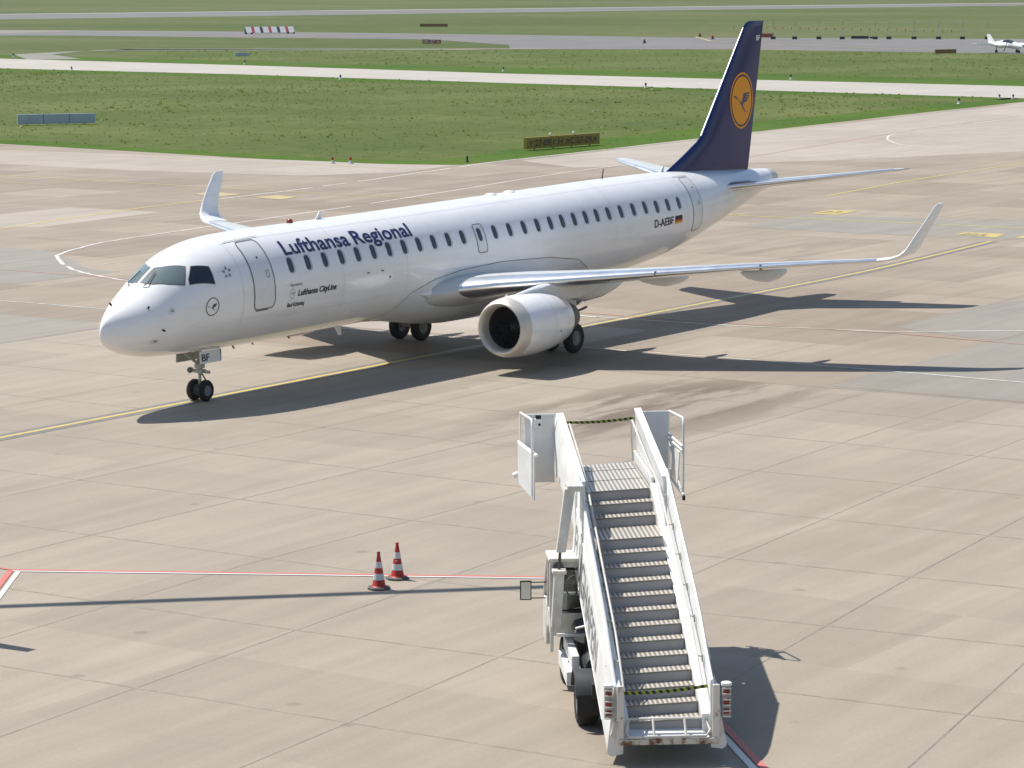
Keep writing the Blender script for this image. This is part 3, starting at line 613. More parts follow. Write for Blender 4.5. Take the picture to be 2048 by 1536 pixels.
for x in (19.2, 20.3):
    b = MB(); b.lathe([(-.02, .20), (.02, .18), (.05, .10), (.055, 0)], fus(x, 90), (0, 0, 1), 20); b.build('antenna_bump', 'white_paint', jet, 60)
for th_ in (63.5, -27):
    surf_line('skin_seam', [(4.3 + (31-4.3)*i/30, th_ if th_ > 0 else th_) for i in range(31)] if th_ > 0 else [(6+5.6*i/8, th_) for i in range(9)], .010, 'rim', jet, .006, False)
for x_ in (4.42, 9.1, 12.35, 24.6, 29.7, 33.4): surf_line('skin_seam', [(x_, -88+12.5*i) for i in range(15)], .009, 'rim', jet, .0065, False)
# belly fairing
TB = [(11.9, -75), (12.09, -57.6), (12.7, -29.2), (13.85, -17.2), (15.27, -11.6), (17.6, -10.2), (20.5, -15.5), (22.37, -24.8), (23.03, -35.6), (23.4, -42.8), (23.8, -75)]
AB = [(11.9, .005), (12.9, .10), (14.5, .36), (15.8, .50), (17.5, .54), (18.6, .52), (20.5, .40), (22.5, .14), (23.8, .005)]
def lin(T_, x):
    for (a, va), (c, vc) in zip(T_, T_[1:]):
        if x <= c: return va+(vc-va)*(x-a)/(c-a)
    return T_[-1][1]
def belly(x, q):
    tb = lin(TB, x); t = tb+(-180-2*tb)*q; d = (tb-t if t > -90 else (-180-tb)*-1+t if False else None)
    k = 1-abs(2*q-1); k2 = math.sin(min(1, k*1.25)*math.pi/2)**1.15; return fus(x, t, .012*min(1, k*20+.01)+lin(AB, x)*k2)
b = MB(); b.grid([[belly(x, i/60) for i in range(61)] for x in [11.9+11.9*j/60 for j in range(61)]]); bf = b.build('belly_fairing', 'fairing_paint', jet, 180)
Pn = [(x, lin(TB, x)) for x in [12.0+11.6*i/60 for i in range(61)]]
surf_line('panel_line', Pn, .018, 'seal', bf, .018, False, 2)
# aerofoil surfaces
def foil(n=14):
    T_ = []
    for i in range(n+1):
        x = .5*(1-math.cos(math.pi*i/n)); T_.append((x, 5*(.2969*math.sqrt(x)-.126*x-.3516*x*x+.2843*x**3-.1036*x**4)))
    return T_
FO = foil()
def section(le, te, nrm, tc, n=None):
    le, te, nrm = Vector(le), Vector(te), Vector(nrm).normalized(); c = (te-le).length
    up = [le+(te-le)*x+nrm*(y*tc*c*1.08) for x, y in FO]; lo = [le+(te-le)*x-nrm*(y*tc*c*.92) for x, y in FO]; return up[::-1]+lo[1:]
def lift(name, secs, m, le_m=None, parent=None, cut=.12, le_range=None, capend=True):
    rows = [section(*s) for s in secs]; b = MB(); b.grid(rows)
    for r_ in (rows[0], rows[-1]): b.add(r_, [tuple(range(len(r_)))])
    o = b.build(name, m, parent, 35)
    if le_m:   # polished leading edge: the front of the same section, 3 mm proud
        rr2 = []
        for s in secs[le_range[0]:le_range[1]]:
            le, te, nrm = Vector(s[0]), Vector(s[1]), Vector(s[2]).normalized(); c = (te-le).length; F2 = [(x, y) for x, y in [(.5*(1-math.cos(math.pi*i/60)), 0) for i in range(61)] if x <= cut]
            yt = lambda x: 5*(.2969*math.sqrt(x)-.126*x-.3516*x*x+.2843*x**3-.1036*x**4); e = .006
            d = (te-le).normalized()
            up = [le+(te-le)*x+nrm*(yt(x)*s[3]*c*1.08+e)-d*e*(1-x/cut) for x, _ in F2]; lo = [le+(te-le)*x-nrm*(yt(x)*s[3]*c*.92+e)-d*e*(1-x/cut) for x, _ in F2]; rr2.append(up[::-1]+lo[1:])
        b = MB(); b.grid(rr2); b.build('leading_edge', le_m, o, 60)
    return o
for sg in (-1, 1):
    W_ = [(.9, 13.3, 20.35, 2.15, .145), (1.55, 13.75, 20.3, 2.24, .14), (2.1, 14.2, 20.2, 2.36, .125), (3.1, 14.75, 20.0, 2.50, .12), (5.1, 15.9, 19.85, 2.68, .115), (7.4, 17.2, 20.15, 2.88, .11), (9.4, 18.4, 20.75, 3.04, .105), (11.2, 19.5, 21.3, 3.17, .10), (13.1, 20.7, 21.95, 3.28, .10)]
    secs = [((xl, sg*y, z), (xt, sg*y, z-.028*(xt-xl)), (0, -.08*sg, 1), tc) for y, xl, xt, z, tc in W_]
    wo = lift('wing', secs, 'grey_paint', 'alu', jet, .13, (2, 9))
    WL = [(13.1, 3.28, 20.7, 21.95, 0), (13.45, 3.33, 20.92, 22.1, 14), (13.68, 3.43, 21.1, 22.2, 35), (13.84, 3.62, 21.28, 22.3, 58), (13.95, 3.95, 21.55, 22.45, 70), (14.09, 4.40, 22.0, 22.8, 73), (14.21, 4.86, 22.48, 23.1, 74), (14.23, 4.95, 22.68, 23.12, 74)]
    s2 = [((xl, sg*y, z), (xt, sg*y, z+.0), (0, -math.sin(R(a))*sg, math.cos(R(a))), .10) for y, z, xl, xt, a in WL]
    lift('winglet', s2, 'white_paint', None, jet)
    b = MB()   # slat joints
    for y in (7.36, 10.1):
        s = W_[5] if y < 9 else W_[6]; x = 17.2+(y-7.4)*.612; z = 2.88+(y-7.4)*.077
        b.box((x+.12, sg*y, z), (.28, .03, .17))
    b.build('slat_joint', 'seal', wo)
    # inboard landing gear and flap canoe, two flap track fairings
    def canoe(name, y, pts, wd, m='grey_paint'):
        b = MB(); rows = []
        for x, zt_, zb_ in pts:
            h = max(.01, (zt_-zb_)); hw = wd*min(1, (h/.5))
            rows.append([(x, sg*y+hw*math.cos(2*math.pi*k/20), (zt_+zb_)/2+h/2*math.sin(2*math.pi*k/20)) for k in range(20)])
        b.grid(rows, True); return b.build(name, m, wo, 180)
    canoe('flap_fairing', 6.3, [(17.9, 2.62, 2.60), (18.3, 2.70, 2.46), (19.0, 2.72, 2.31), (19.7, 2.70, 2.21), (20.5, 2.66, 2.23), (21.0, 2.55, 2.32), (21.15, 2.45, 2.42)], .17)
    canoe('flap_fairing', 9.55, [(18.6, 2.92, 2.90), (19.1, 2.96, 2.68), (19.8, 2.96, 2.53), (20.4, 2.93, 2.46), (21.1, 2.89, 2.50), (21.55, 2.82, 2.62), (21.65, 2.75, 2.70)], .15)
    canoe('flap_fairing', 3.75, [(16.6, 2.35, 2.33), (17.3, 2.40, 2.12), (18.2, 2.42, 1.78), (18.9, 2.42, 1.66), (19.9, 2.38, 1.72), (20.7, 2.30, 1.90), (21.2, 2.2, 2.05), (21.35, 2.12, 2.10)], .26)
    # tailplane
    ST = [(.25, 33.0, 36.55, 4.24, .10), (.9, 33.45, 36.7, 4.29, .10), (3.4, 35.1, 37.35, 4.58, .10), (5.6, 36.5, 37.9, 4.85, .095), (5.9, 36.85, 37.98, 4.885, .09), (6.05, 37.3, 38.02, 4.90, .07)]
    s3 = [((xl, sg*y, z), (xt, sg*y, z-.02), (0, -.12*sg, 1), tc) for y, xl, xt, z, tc in ST]
    lift('tailplane', s3, 'grey_paint', 'alu', jet, .10, (1, 5))
    # engine: nacelle with lip, fan, core nozzle, pylon
    yc, zc, x0 = sg*4.45, 1.44, 12.93; b = MB()
    b.lathe([(.42, .905), (.8, .94), (1.4, .955), (1.9, .935), (2.4, .875), (2.85, .79), (3.12, .72), (3.13, .69), (2.9, .70)], (x0, yc, zc), (1, 0, 0), 56); nac = b.build('nacelle', 'white_paint', jet, 40)
    b = MB(); b.lathe([(.42, .908), (.25, .885), (.10, .84), (.02, .79), (0, .755), (.03, .715), (.12, .68), (.25, .655), (.40, .645)], (x0, yc, zc), (1, 0, 0), 56); b.build('intake_lip', 'lip', nac, 60)
    b = MB(); b.lathe([(.39, .645), (.75, .665), (1.0, .68), (1.02, .30), (1.02, .01)], (x0, yc, zc), (1, 0, 0), 40); b.build('intake_duct', 'intake', nac, 40)
    b = MB()
    for k in range(24):
        a = 2*math.pi*k/24; u = Vector((0, math.cos(a), math.sin(a))); v = Vector((0, -math.sin(a), math.cos(a))); o_ = Vector((x0+.86, yc, zc))
        b.add([o_+u*.2-v*.02, o_+u*.2+v*.03+Vector((.1, 0, 0)), o_+u*.66+v*.09+Vector((.08, 0, 0)), o_+u*.66-v*.03], [(0, 1, 2, 3)])
    b.build('fan', 'tyre', nac)
    b = MB(); b.lathe([(.62, .0), (.68, .07), (.78, .14), (.9, .20), (1.0, .22)], (x0, yc, zc), (1, 0, 0), 24); b.build('spinner', 'fender', nac, 60)
    b = MB(); b.lathe([(2.7, .64), (3.2, .61), (3.6, .51), (3.95, .40), (3.96, .36), (3.8, .36)], (x0, yc, zc), (1, 0, 0), 36); b.lathe([(3.6, .26), (4.0, .22), (4.3, .05), (4.32, 0)], (x0, yc, zc), (1, 0, 0), 24); b.build('exhaust_nozzle', 'dark_metal', nac, 40)
    b = MB(); b.lathe([(2.9, .70), (2.85, .3)], (x0, yc, zc), (1, 0, 0), 24); b.build('exhaust_duct', 'intake', nac)
    b = MB()  # cowl strake and panel seam
    b.prism([(x0+.9, yc+sg*-.62, zc+.66), (x0+1.5, yc+sg*-.62, zc+.72), (x0+1.55, yc+sg*-.74, zc+.86)], (0, .012, 0)); b.build('strake', 'fairing_paint', nac)
    b = MB()
    for d_ in (1.75, 2.6):
        rr_ = {1.75: .943, 2.6: .838}[d_]; b.lathe([(d_, rr_+.002), (d_+.014, rr_+.002)], (x0, yc, zc), (1, 0, 0), 56)
    b.build('cowl_seam', 'rim', nac)
    b = MB(); yq = yc+sg*.93 if sg < 0 else yc-.93
    b.lathe([(0, .03), (.006, .03), (.006, 0)], (x0+2.05, yc-.90*1.0, zc-.22), (0, -1, .1), 12); b.build('red_marking', 'red', nac)
    b = MB(); hw = .15; py = [(13.40, 2.30, 2.22, .05), (13.8, 2.39, 2.15, .09), (14.5, 2.48, 2.1, .13), (15.1, 2.55, 2.1, .15), (15.7, 2.60, 2.0, .15), (16.2, 2.58, 2.0, .15), (17.2, 2.5, 2.0, .15), (18.2, 2.55, 2.15, .12), (18.9, 2.5, 2.4, .04)]
    b.grid([[(x, yc-h_, zb_), (x, yc-h_, zt_-.05), (x, yc-h_*.5, zt_), (x, yc+h_*.5, zt_), (x, yc+h_, zt_-.05), (x, yc+h_, zb_)] for x, zt_, zb_, h_ in py], True); b.build('pylon', 'fairing_paint', jet, 50)
    # main gear
    gx, gy = 18.82, sg*2.97; b = MB()
    b.tube([(gx, gy, .48), (gx, gy, 1.3)], .075, 12); b.tube([(gx, gy, 1.25), (gx, gy, 2.3)], .12, 12); b.tube([(gx, gy-.5, .48), (gx, gy+.5, .48)], .07, 12)
    b.tube([(gx, gy, 1.3), (gx, sg*1.9, 2.1)], .06, 8); b.tube([(gx+.05, gy, .55), (gx+.35, gy, .85), (gx+.05, gy, 1.25)], .03, 8); g = b.build('main_gear', 'gear_grey', jet, 40)
    b = MB(); b.box((gx+.1, gy+sg*.15, 1.75), (1.0, .03, .9)); b.build('gear_door', 'grey_paint', g)
    b = MB(); b.prism([(18.8, sg*2.5, 2.0), (21.7, sg*2.5, 1.98), (21.2, sg*2.6, 1.62), (20.2, sg*2.7, 1.36), (19.4, sg*2.75, 1.30)], (0, .06, 0)); b.tube([(19.6, sg*2.6, 1.4), (20.2, sg*2.6, 1.12), (20.9, sg*2.6, 1.22)], .045, 6); b.build('bay_shade', 'dark_metal', g)  # dark slab stands in for the shaded far surface, plus a small hook
    b = MB(); b.prism([(19.0, sg*2.9, .85), (19.9, sg*2.9, 1.02), (19.2, sg*2.9, 1.22)], (0, .1, 0)); b.build('torque_link', 'dark_metal', g)
    for dy in (-.43, .43):
        b = MB(); rr_, hw = .48, .155; b.lathe([(-hw*.8, .24), (-hw*.95, .34), (-hw, .40), (-hw*.75, .455), (-hw*.35, rr_), (0, rr_+.004), (hw*.35, rr_), (hw*.75, .455), (hw, .40), (hw*.95, .34), (hw*.8, .24)], (gx, gy+dy, .484), (0, 1, 0), 36)
        wh = b.build('wheel', 'tyre', g, 50); b = MB(); b.lathe([(-hw*.75, 0), (-hw*.78, .08), (-hw*.55, .12), (-hw*.6, .22), (-hw*.85, .25), (hw*.85, .25), (hw*.6, .22), (hw*.55, .12), (hw*.78, .08), (hw*.75, 0)], (gx, gy+dy, .484), (0, 1, 0), 28); b.build('rim', 'hub', wh, 40)
# wing root glove
for sg in (-1, 1):
    b = MB(); rows = []
    for x, r_ in ((13.3, .02), (13.6, .14), (14.0, .24), (14.6, .33), (15.4, .40), (16.5, .45)):
        rows.append([(x, sg*(1.30+.55*abs(math.cos(a))*r_*1.6), 2.26+r_*math.sin(a)) for a in [-math.pi/2+math.pi*k/12 for k in range(13)]])
    b.grid(rows)
    b.build('wing_root_fairing', 'fairing_paint', jet, 180)
# fin
FN = [(4.60, 29.3, 36.6, .040), (4.85, 30.15, 36.65, .045), (5.04, 30.65, 36.69, .048), (5.5, 31.75, 36.79, .058), (5.95, 32.75, 36.88, .07), (6.15, 33.02, 36.92, .075), (7.2, 33.88, 37.13, .085), (8.5, 34.94, 37.40, .09), (9.6, 35.83, 37.62, .09), (10.0, 36.16, 37.70, .09), (10.16, 36.33, 37.73, .08), (10.24, 36.62, 37.75, .04)]
secs = [((xl, 0, z), (xt, 0, z), (0, 1, 0), tc) for z, xl, xt, tc in FN]
fin = lift('tail_fin', secs, 'blue_paint', 'alu', jet, .008, (5, 10))
def finy(x, z, off=.0):
    for (z0, a0, b0, t0), (z1, a1, b1, t1) in zip(FN, FN[1:]):
        if z <= z1 or z1 == FN[-1][0]:
            q = (z-z0)/(z1-z0); xl, xt, tc = a0+(a1-a0)*q, b0+(b1-b0)*q, t0+(t1-t0)*q; break
    c = xt-xl; t = max(0, min(1, (x-xl)/c)); y = 5*(.2969*math.sqrt(t)-.126*t-.3516*t*t+.2843*t**3-.1036*t**4)*tc*c*.92
    return Vector((x, -y-off, z))
def fin_disc(r_, off): return lambda u, v: finy(35.94+u*r_*.97, 7.32+v*r_*1.04, off)
n = 64
def fdisc(name, rr0, rr1, off, m, parent, rings=10):
    b = MB(); f_ = fin_disc(1.0, off); b.grid([[f_(r_*math.cos(2*math.pi*k/n), r_*math.sin(2*math.pi*k/n)) for k in range(n)] for r_ in [max(.001, rr0+(rr1-rr0)*i/rings) for i in range(rings+1)]], True); return b.build(name, m, parent, 60)
dsc = fdisc('emblem_disc', 0, .86, .012, 'orange_paint', fin); fdisc('emblem_ring', .93, 1.0, .012, 'orange_paint', fin, 2)
emblem_mesh('bird', fin_disc(.84, .018), 'navy', dsc)
lettering('fin_lettering', 'BF', .26, .34, lambda u, v: finy(37.08+u, 9.52+v, .015), 'cream', fin, bold=.01)
b = MB(); b.prism([(37.04, -.012, 4.9), (37.06, -.012, 4.9), (37.07, -.012, 10.1), (37.05, -.012, 10.1)], (0, .01, 0))
# nose gear
ng = MB(); gx = 4.2
ng.tube([(gx, 0, .31), (gx, 0, .8)], .045, 12); ng.tube([(gx, 0, .78), (gx-.02, 0, 1.5)], .075, 12); ng.tube([(gx, -.22, .31), (gx, .22, .31)], .04, 10)
ng.tube([(gx-.02, .02, 1.05), (gx-.75, .02, 1.5)], .045, 8); ng.tube([(gx+.08, 0, .40), (gx+.25, 0, .58), (gx+.08, 0, .78)], .025, 8)
ng.box((gx, 0, .86), (.18, .30, .10)); ng.box((gx, 0, 1.0), (.2, .22, .12)); ng.tube([(gx+.02, -.1, .84), (gx+.02, -.34, .84)], .045, 10)
gear = ng.build('nose_gear', 'gear_grey', jet, 40)
for y in (.22,):
    b = MB(); b.lathe([(0, .085), (.10, .08), (.14, .05), (.14, 0)], (gx-.17, y+.02, .88), (1, 0, 0), 16); b.build('taxi_light', 'gear_grey', gear, 40)
for dy in (-.20, .20):
    b = MB(); rr_, hw = .305, .10; b.lathe([(-hw*.8, .15), (-hw, .22), (-hw*.85, .27), (-hw*.4, rr_), (hw*.4, rr_), (hw*.85, .27), (hw, .22), (hw*.8, .15)], (gx, dy, .308), (0, 1, 0), 32)
    wh = b.build('wheel', 'tyre', gear, 50); b = MB(); b.lathe([(-hw*.8, 0), (-hw*.82, .04), (-hw*.6, .06), (-hw*.62, .13), (-hw*.85, .155), (hw*.85, .155), (hw*.62, .13), (hw*.6, .06), (hw*.82, .04), (hw*.8, 0)], (gx, dy, .308), (0, 1, 0), 24); b.build('rim', 'hub', wh, 40)
for sg, z0, z1 in ((-1, 1.12, 1.47), (1, 1.13, 1.50)):
    b = MB(); b.prism([(3.78 if sg < 0 else 3.62, sg*.36, z0), (4.66 if sg < 0 else 4.5, sg*.36, z0), (4.70 if sg < 0 else 4.55, sg*.33, z1), (3.78 if sg < 0 else 3.60, sg*.33, z1)], (0, sg*.03, 0)); gd = b.build('gear_door', 'door_paint' if sg < 0 else 'gear_grey', gear)
    if sg < 0:
        lettering('door_lettering', 'BF', .28, .33, lambda u, v: Vector((3.84+u, -.395+v*.09, 1.19+v)), 'black_ink', gd, bold=.004)
        b = MB(); b.box((4.69, -.36, 1.29), (.03, .05, .34)); b.build('door_edge', 'seal', gd)
surf_line('gear_bay_edge', [(3.6, -101), (3.6, -79), (4.75, -79), (4.75, -101)], .03, 'seal', jet, .006)

# ================================================================== THE STAIR TRUCK
OX, OY, HD = -20.865*TS-59.6307*(1-TS), -29.821*TS-52.2312*(1-TS), .645
tr = empty('stair_truck', (OX, OY, 0), HD)
tag(tr, 'white mobile passenger stair truck parked empty on the concrete in the foreground', 'stair truck')
ROLL = .054; RISE, RUN, Z0, EXT, LAND = .175, .349, .358, .71, 2.75
def SR(p):
    x, y, z = p; return (x, y*math.cos(ROLL)+z*math.sin(ROLL), z*math.cos(ROLL)-y*math.sin(ROLL))
def sx(k): return k*RUN+(EXT if k >= 13 else 0)
def sz(k): return Z0+k*RISE
def nose(x):   # height of the nosing line
    if x < sx(12): return Z0+x/RUN*RISE
    if x < sx(13): return sz(12)+(x-sx(12))/(sx(13)-sx(12))*RISE
    if x < sx(15): return sz(13)+(x-sx(13))/RUN*RISE
    return sz(15)
HW = .578
def treads():
    for k in range(16):
        x = sx(k); d = LAND if k == 15 else (EXT+RUN if k == 12 else RUN)
        b = MB(); b.box((x+d/2, 0, sz(k)-.007), (d+.01, 2*HW-.02, .014)); t = b.build('tread' if k < 15 else 'landing', 'tread', tr, fn=SR)
        b = MB(); b.box((x-.008, 0, sz(k)-.012), (.012, 2*HW-.02, .026)); b.build('nosing', 'seal', t, fn=SR)
        b = MB(); b.box((x+.012, 0, sz(k)-RISE/2-.012), (.012, 2*HW-.02, RISE-.012)); b.build('riser', 'riser', tr, fn=SR)
treads()
b = MB(); b.box((sx(15)+1.02, 0, sz(15)+.003), (.03, 2*HW-.03, .008)); b.box((sx(15)+2.05, 0, sz(15)+.003), (.03, 2*HW-.03, .008)); b.build('landing_joint', 'seal', tr, fn=SR)
# side panels: closed box section swept along the flight
def side(sg):
    prof = [(.66, .02), (.70, .12), (.712, .15), (.735, .98), (.75, 1.02), (.775, 1.03), (.79, 1.0), (.832, .56), (.84, .50), (.945, -.34), (.94, -.41), (.88, -.45), (.70, -.42)]
    b = MB(); st = [-.12, .25, .6, 1.0, 1.6, 2.5, 3.5, 4.2, 4.5, 4.85]
    def PP(x): k = min(1, .66+.34*max(0, x)/1.2); return [(x, sg*y, .36+.437*x+(h*k if h > .2 else h)) for y, h in prof]
    b.grid([PP(x) for x in st], True)
    for x in (st[0], st[-1]): b.add(PP(x), [tuple(range(len(prof)))])
    o = b.build('side_panel', 'stair_white', tr, 30, fn=SR)
    b = MB(); q = [(.58, -.28), (.58, .12), (.699, .119), (.699, -.28)]; b.grid([[(x, sg*y, .36+.437*x+h) for y, h in q] for x in (-.1, 2, 4, 5.93)], True)
    for x in (-.1, 5.93): b.add([(x, sg*y, .36+.437*x+h) for y, h in q], [(0, 1, 2, 3)])
    b.box((7.4, sg*.63, 3.06), (2.9, .04, .22)); b.build('stringer', 'stair_white', tr, fn=SR)
    b = MB()   # rolled stiffening bead
    for h_, y_ in ((.53, .840), (-.35, .944)):
        b.tube([(x, sg*y_, .36+.437*x+h_) for x in st[2:]], .010, 6)
    b.build('bead', 'stair_white', o, 60, fn=SR)
    # upper telescopic part
    b = MB(); U = [(4.7, 2.50, 3.28, 3.40), (5.7, 2.85, 3.41, 3.54), (6.8, 2.92, 3.56, 3.69), (7.8, 2.95, 3.70, 3.83), (8.85, 2.95, 3.84, 3.97)]
    b.grid([[(x, sg*.67, zb), (x, sg*.68, zm), (x, sg*.66, zt_), (x, sg*.79, zt_), (x, sg*.86, zm-.15), (x, sg*.88, zb-.12)] for x, zb, zm, zt_ in U], True)
    for r_ in (U[0], U[-1]):
        x, zb, zm, zt_ = r_; b.add([(x, sg*.67, zb), (x, sg*.68, zm), (x, sg*.66, zt_), (x, sg*.79, zt_), (x, sg*.86, zm-.15), (x, sg*.88, zb-.12)], [tuple(range(6))])
    b.build('upper_side_panel', 'stair_white', tr, 30, fn=SR)
    # handrail tube on brackets
    rail = [(0, sg*.625, .36+.50), (.3, sg*.62, .36+.437*.3+.60)]+[(x, sg*.615, .36+.437*x+.78) for x in (1, 2, 3, 4, 4.8)]+[(6, sg*.59, 3.42), (7.4, sg*.58, 3.64), (8.5, sg*.58, 3.80), (8.72, sg*.58, 3.74), (8.75, sg*.58, 3.0)]
    b = MB(); b.tube(rail, .019, 8); hr = b.build('handrail', 'stair_dirty', tr, 60, fn=SR)
    for x in (.5, 1.3, 2.1, 2.9, 3.7, 4.5):
        b = MB(); z = .36+.437*x+(.78 if x > .9 else .66); b.tube([(x, sg*.615, z), (x, sg*.70, z-.03)], .011, 6); b.box((x, sg*.70, z-.05), (.05, .025, .12))
        b.build('bracket', 'gear_grey', hr, fn=SR)
for sg in (1, -1): side(sg)
# lettering on the outer left side
lettering('side_lettering', 'FLUGHAFEN', .78, 3.1, lambda u, v: Vector(SR((4.6-u, 0.928-v*.125+.012, .36+.437*(4.6-u)-.20+v))), 'grey_ink', tr, bold=.0)
# foot: posts, kick frame, lamp clusters
for sg in (1, -1):
    b = MB(); b.hexa([(-.26, sg*.73, .06), (.25, sg*.73, .03), (.25, sg*.80, .03), (-.26, sg*.80, .06), (-.22, sg*.73, .92), (.25, sg*.73, 1.0), (.25, sg*.80, 1.0), (-.22, sg*.80, .92)]); b.box((-.27, sg*.755, .50), (.05, .11, .96)); b.hexa([(-.2, sg*.80, .10), (.5, sg*.80, .14), (.5, sg*.93, .20), (-.2, sg*.90, .16), (-.2, sg*.80, .42), (.5, sg*.80, .50), (.5, sg*.93, .45), (-.2, sg*.84, .38)])
    b.build('foot_post', 'post_rust', tr, 30, .008)
    b = MB(); b.box((-.16, sg*.93, .68), (.08, .13, .50)); lm = b.build('tail_lamp', 'gear_grey', tr, bevel=.01)
    b = MB(); b.lathe([(0, .085), (.04, .085), (.05, .07), (.05, 0)], (-.16, sg*.93, .94), (0, 0, 1), 20); b.build('lamp_cap', 'stair_white', lm, 50)
    for i in range(3):
        b = MB(); b.box((-.21, sg*.93, .53+.15*i), (.03, .09, .085)); b.build('lens', 'red_lens', lm, bevel=.01)
    b = MB()
    for i in range(6): b.box((-.25, sg*.93, .455+.09*i), (.02, .13, .02))
    b.build('lamp_guard', 'stair_dirty', lm)
b = MB(); b.box((-.30, 0, .085), (.05, 1.56, .09)); b.build('foot_bar', 'rust', tr, bevel=.006)
b = MB(); b.hexa([(-.28, -.66, .12), (.0, -.60, .20), (.0, .60, .20), (-.28, .66, .12), (-.28, -.66, .135), (.0, -.60, .215), (.0, .60, .215), (-.28, .66, .135)]); b.build('foot_plate', 'fairing_paint', tr)
b = MB(); ring = [(-.30, -.60, .16), (-.30, .60, .16), (-.22, .67, .24), (-.08, .60, .40), (-.08, -.60, .40), (-.22, -.67, .24)]
b.tube(ring, .022, 8, True); b.tube([(-.30, .22, .16), (-.08, .22, .40)], .02, 8); b.tube([(-.30, -.28, .16), (-.08, -.28, .40)], .02, 8); b.build('kick_frame', 'stair_dirty', tr, 60)
# striped barrier belts
def belt(name, p0, p1, n, m2):
    p0, p1 = Vector(p0), Vector(p1); root = None; b1, b2 = MB(), MB()
    for i in range(n*2):
        a = p0+(p1-p0)*(i/(n*2)); c = p0+(p1-p0)*((i+1)/(n*2)); sag = lambda t: Vector((0, 0, -.03*math.sin(math.pi*t))); a = a+sag(i/(n*2)); c = c+sag((i+1)/(n*2)); sk = (p1-p0)/(n*2)*.5
        q = [a, c, c+sk+Vector((0, 0, .05)), a+sk+Vector((0, 0, .05))]; e = Vector((.008, 0, 0)); (b1 if i % 2 else b2).prism(q, e)
    o = b1.build(name, 'black', tr, fn=SR); b2.build('belt_stripe', m2, o, fn=SR)
belt('barrier_belt', (-.12, -.70, .86), (-.12, .72, .84), 13, 'tape_green'); belt('barrier_belt', (8.6, -.66, 3.80), (8.6, .66, 3.80), 13, 'tape_green')
# canopy wings at the head of the stairs
b = MB(); b.box((8.65, 1.33, 3.30), (.04, .56, 1.28)); b.build('wing_panel', 'hull_grey', tr, bevel=.01)
b = MB(); b.box((8.58, 1.36, 3.78), (.10, .14, .17)); cb = b.build('control_box', 'stair_white', tr, bevel=.01)
b = MB(); b.box((8.55, 1.36, 3.90), (.06, .10, .06)); b.box((8.52, 1.34, 3.76), (.012, .04, .04)); b.build('switch', 'black', cb)
b = MB(); b.box((8.65, -.83, 3.36), (.04, .48, 1.22)); b.build('wing_panel', 'hull_grey', tr, bevel=.01)
def hoop(y0, y1):
    b = MB(); b.tube([(8.75, y0, 2.6), (8.75, y0, 3.90), (8.70, y0, 3.96), (8.06, y1, 3.93), (7.98, y1, 3.88), (7.95, y1, 3.80), (7.95, y1, 2.52)], .022, 8); return b.build('guard_hoop', 'stair_white', tr, 60)
hoop(1.68, 1.52); hoop(-1.08, -1.26)
b = MB(); b.hexa([(7.88, 1.47, 2.46), (8.75, 1.70, 2.64), (8.75, 1.73, 2.64), (7.88, 1.50, 2.46), (7.88, 1.47, 3.30), (8.75, 1.70, 3.40), (8.75, 1.73, 3.40), (7.88, 1.50, 3.30)]); sp_ = b.build('sliding_panel', 'stair_white', tr, bevel=.006)
b = MB(); b.tube([(7.8, 1.44, 3.30), (8.8, 1.71, 3.40)], .03, 6); b.tube([(8.8, 1.72, 2.80), (8.8, 1.81, 2.76)], .05, 10); b.build('panel_slide', 'stair_white', sp_)
b = MB()
for z in (3.42, 3.34): b.tube([(8.8, -1.06, z+.12), (7.9, -1.24, z)], .025, 8)
b.tube([(8.75, -1.10, 3.4), (7.95, -1.22, 2.62)], .022, 8); b.tube([(8.75, -1.10, 3.3), (8.75, -1.10, 2.75)], .022, 8); b.tube([(8.8, -1.08, 2.75), (7.85, -1.26, 2.52)], .03, 8); b.box((8.6, -1.12, 2.82), (.15, .06, .12))
b.hexa([(8.1, -1.19, 2.7), (8.6, -1.14, 2.75), (8.6, -1.12, 2.75), (8.1, -1.17, 2.7), (8.0, -1.21, 3.3), (8.7, -1.14, 3.35), (8.7, -1.12, 3.35), (8.0, -1.19, 3.3)]); b.build('folding_guard', 'stair_white', tr, 60)
b = MB(); b.box((7.85, -1.26, 2.47), (.06, .05, .08)); b.build('buffer', 'black', tr)
# lifting rams
for sg, yo in ((1, 0),):
    def hx(x, y, z, w_): return [(x-w_, sg*(y-yo)-w_, z), (x+w_, sg*(y-yo)-w_, z), (x+w_, sg*(y-yo)+w_, z), (x-w_, sg*(y-yo)+w_, z)]
    b = MB(); b.hexa(hx(3.97, 1.33, 2.28, .08)+hx(4.05, 1.17, 3.36, .09)); b.box((4.2, sg*(1.08-yo), 3.36), (.5, .28, .10)); ram = b.build('lifting_ram', 'stair_dirty', tr, bevel=.01)
    b = MB(); b.tube([(3.93, sg*(1.40-yo), 1.4), (3.97, sg*(1.34-yo), 2.3)], .026, 10); b.build('rod', 'dark_metal', ram, 60)
    b = MB(); b.hexa(hx(3.87, 1.42, 1.0, .085)+hx(3.93, 1.36, 1.93, .085)); b.box((3.93, sg*(1.36-yo), 1.95), (.24, .24, .06)); b.build('lower_tube', 'stair_dirty', ram, bevel=.01)
# support frame under the flight
b = MB()
for sg in (1, -1): b.tube([(1.6, sg*.5, .55), (5.4, sg*.5, 2.3)], .05, 8); b.tube([(4.4, sg*.55, .6), (5.6, sg*.55, 2.6)], .04, 8)
b.tube([(5.5, -.6, 2.3), (5.5, .6, 2.3)], .04, 8); b.box((7.45, 0, 2.86), (2.7, 1.2, .14)); b.build('support_frame', 'stair_dirty', tr, 60)
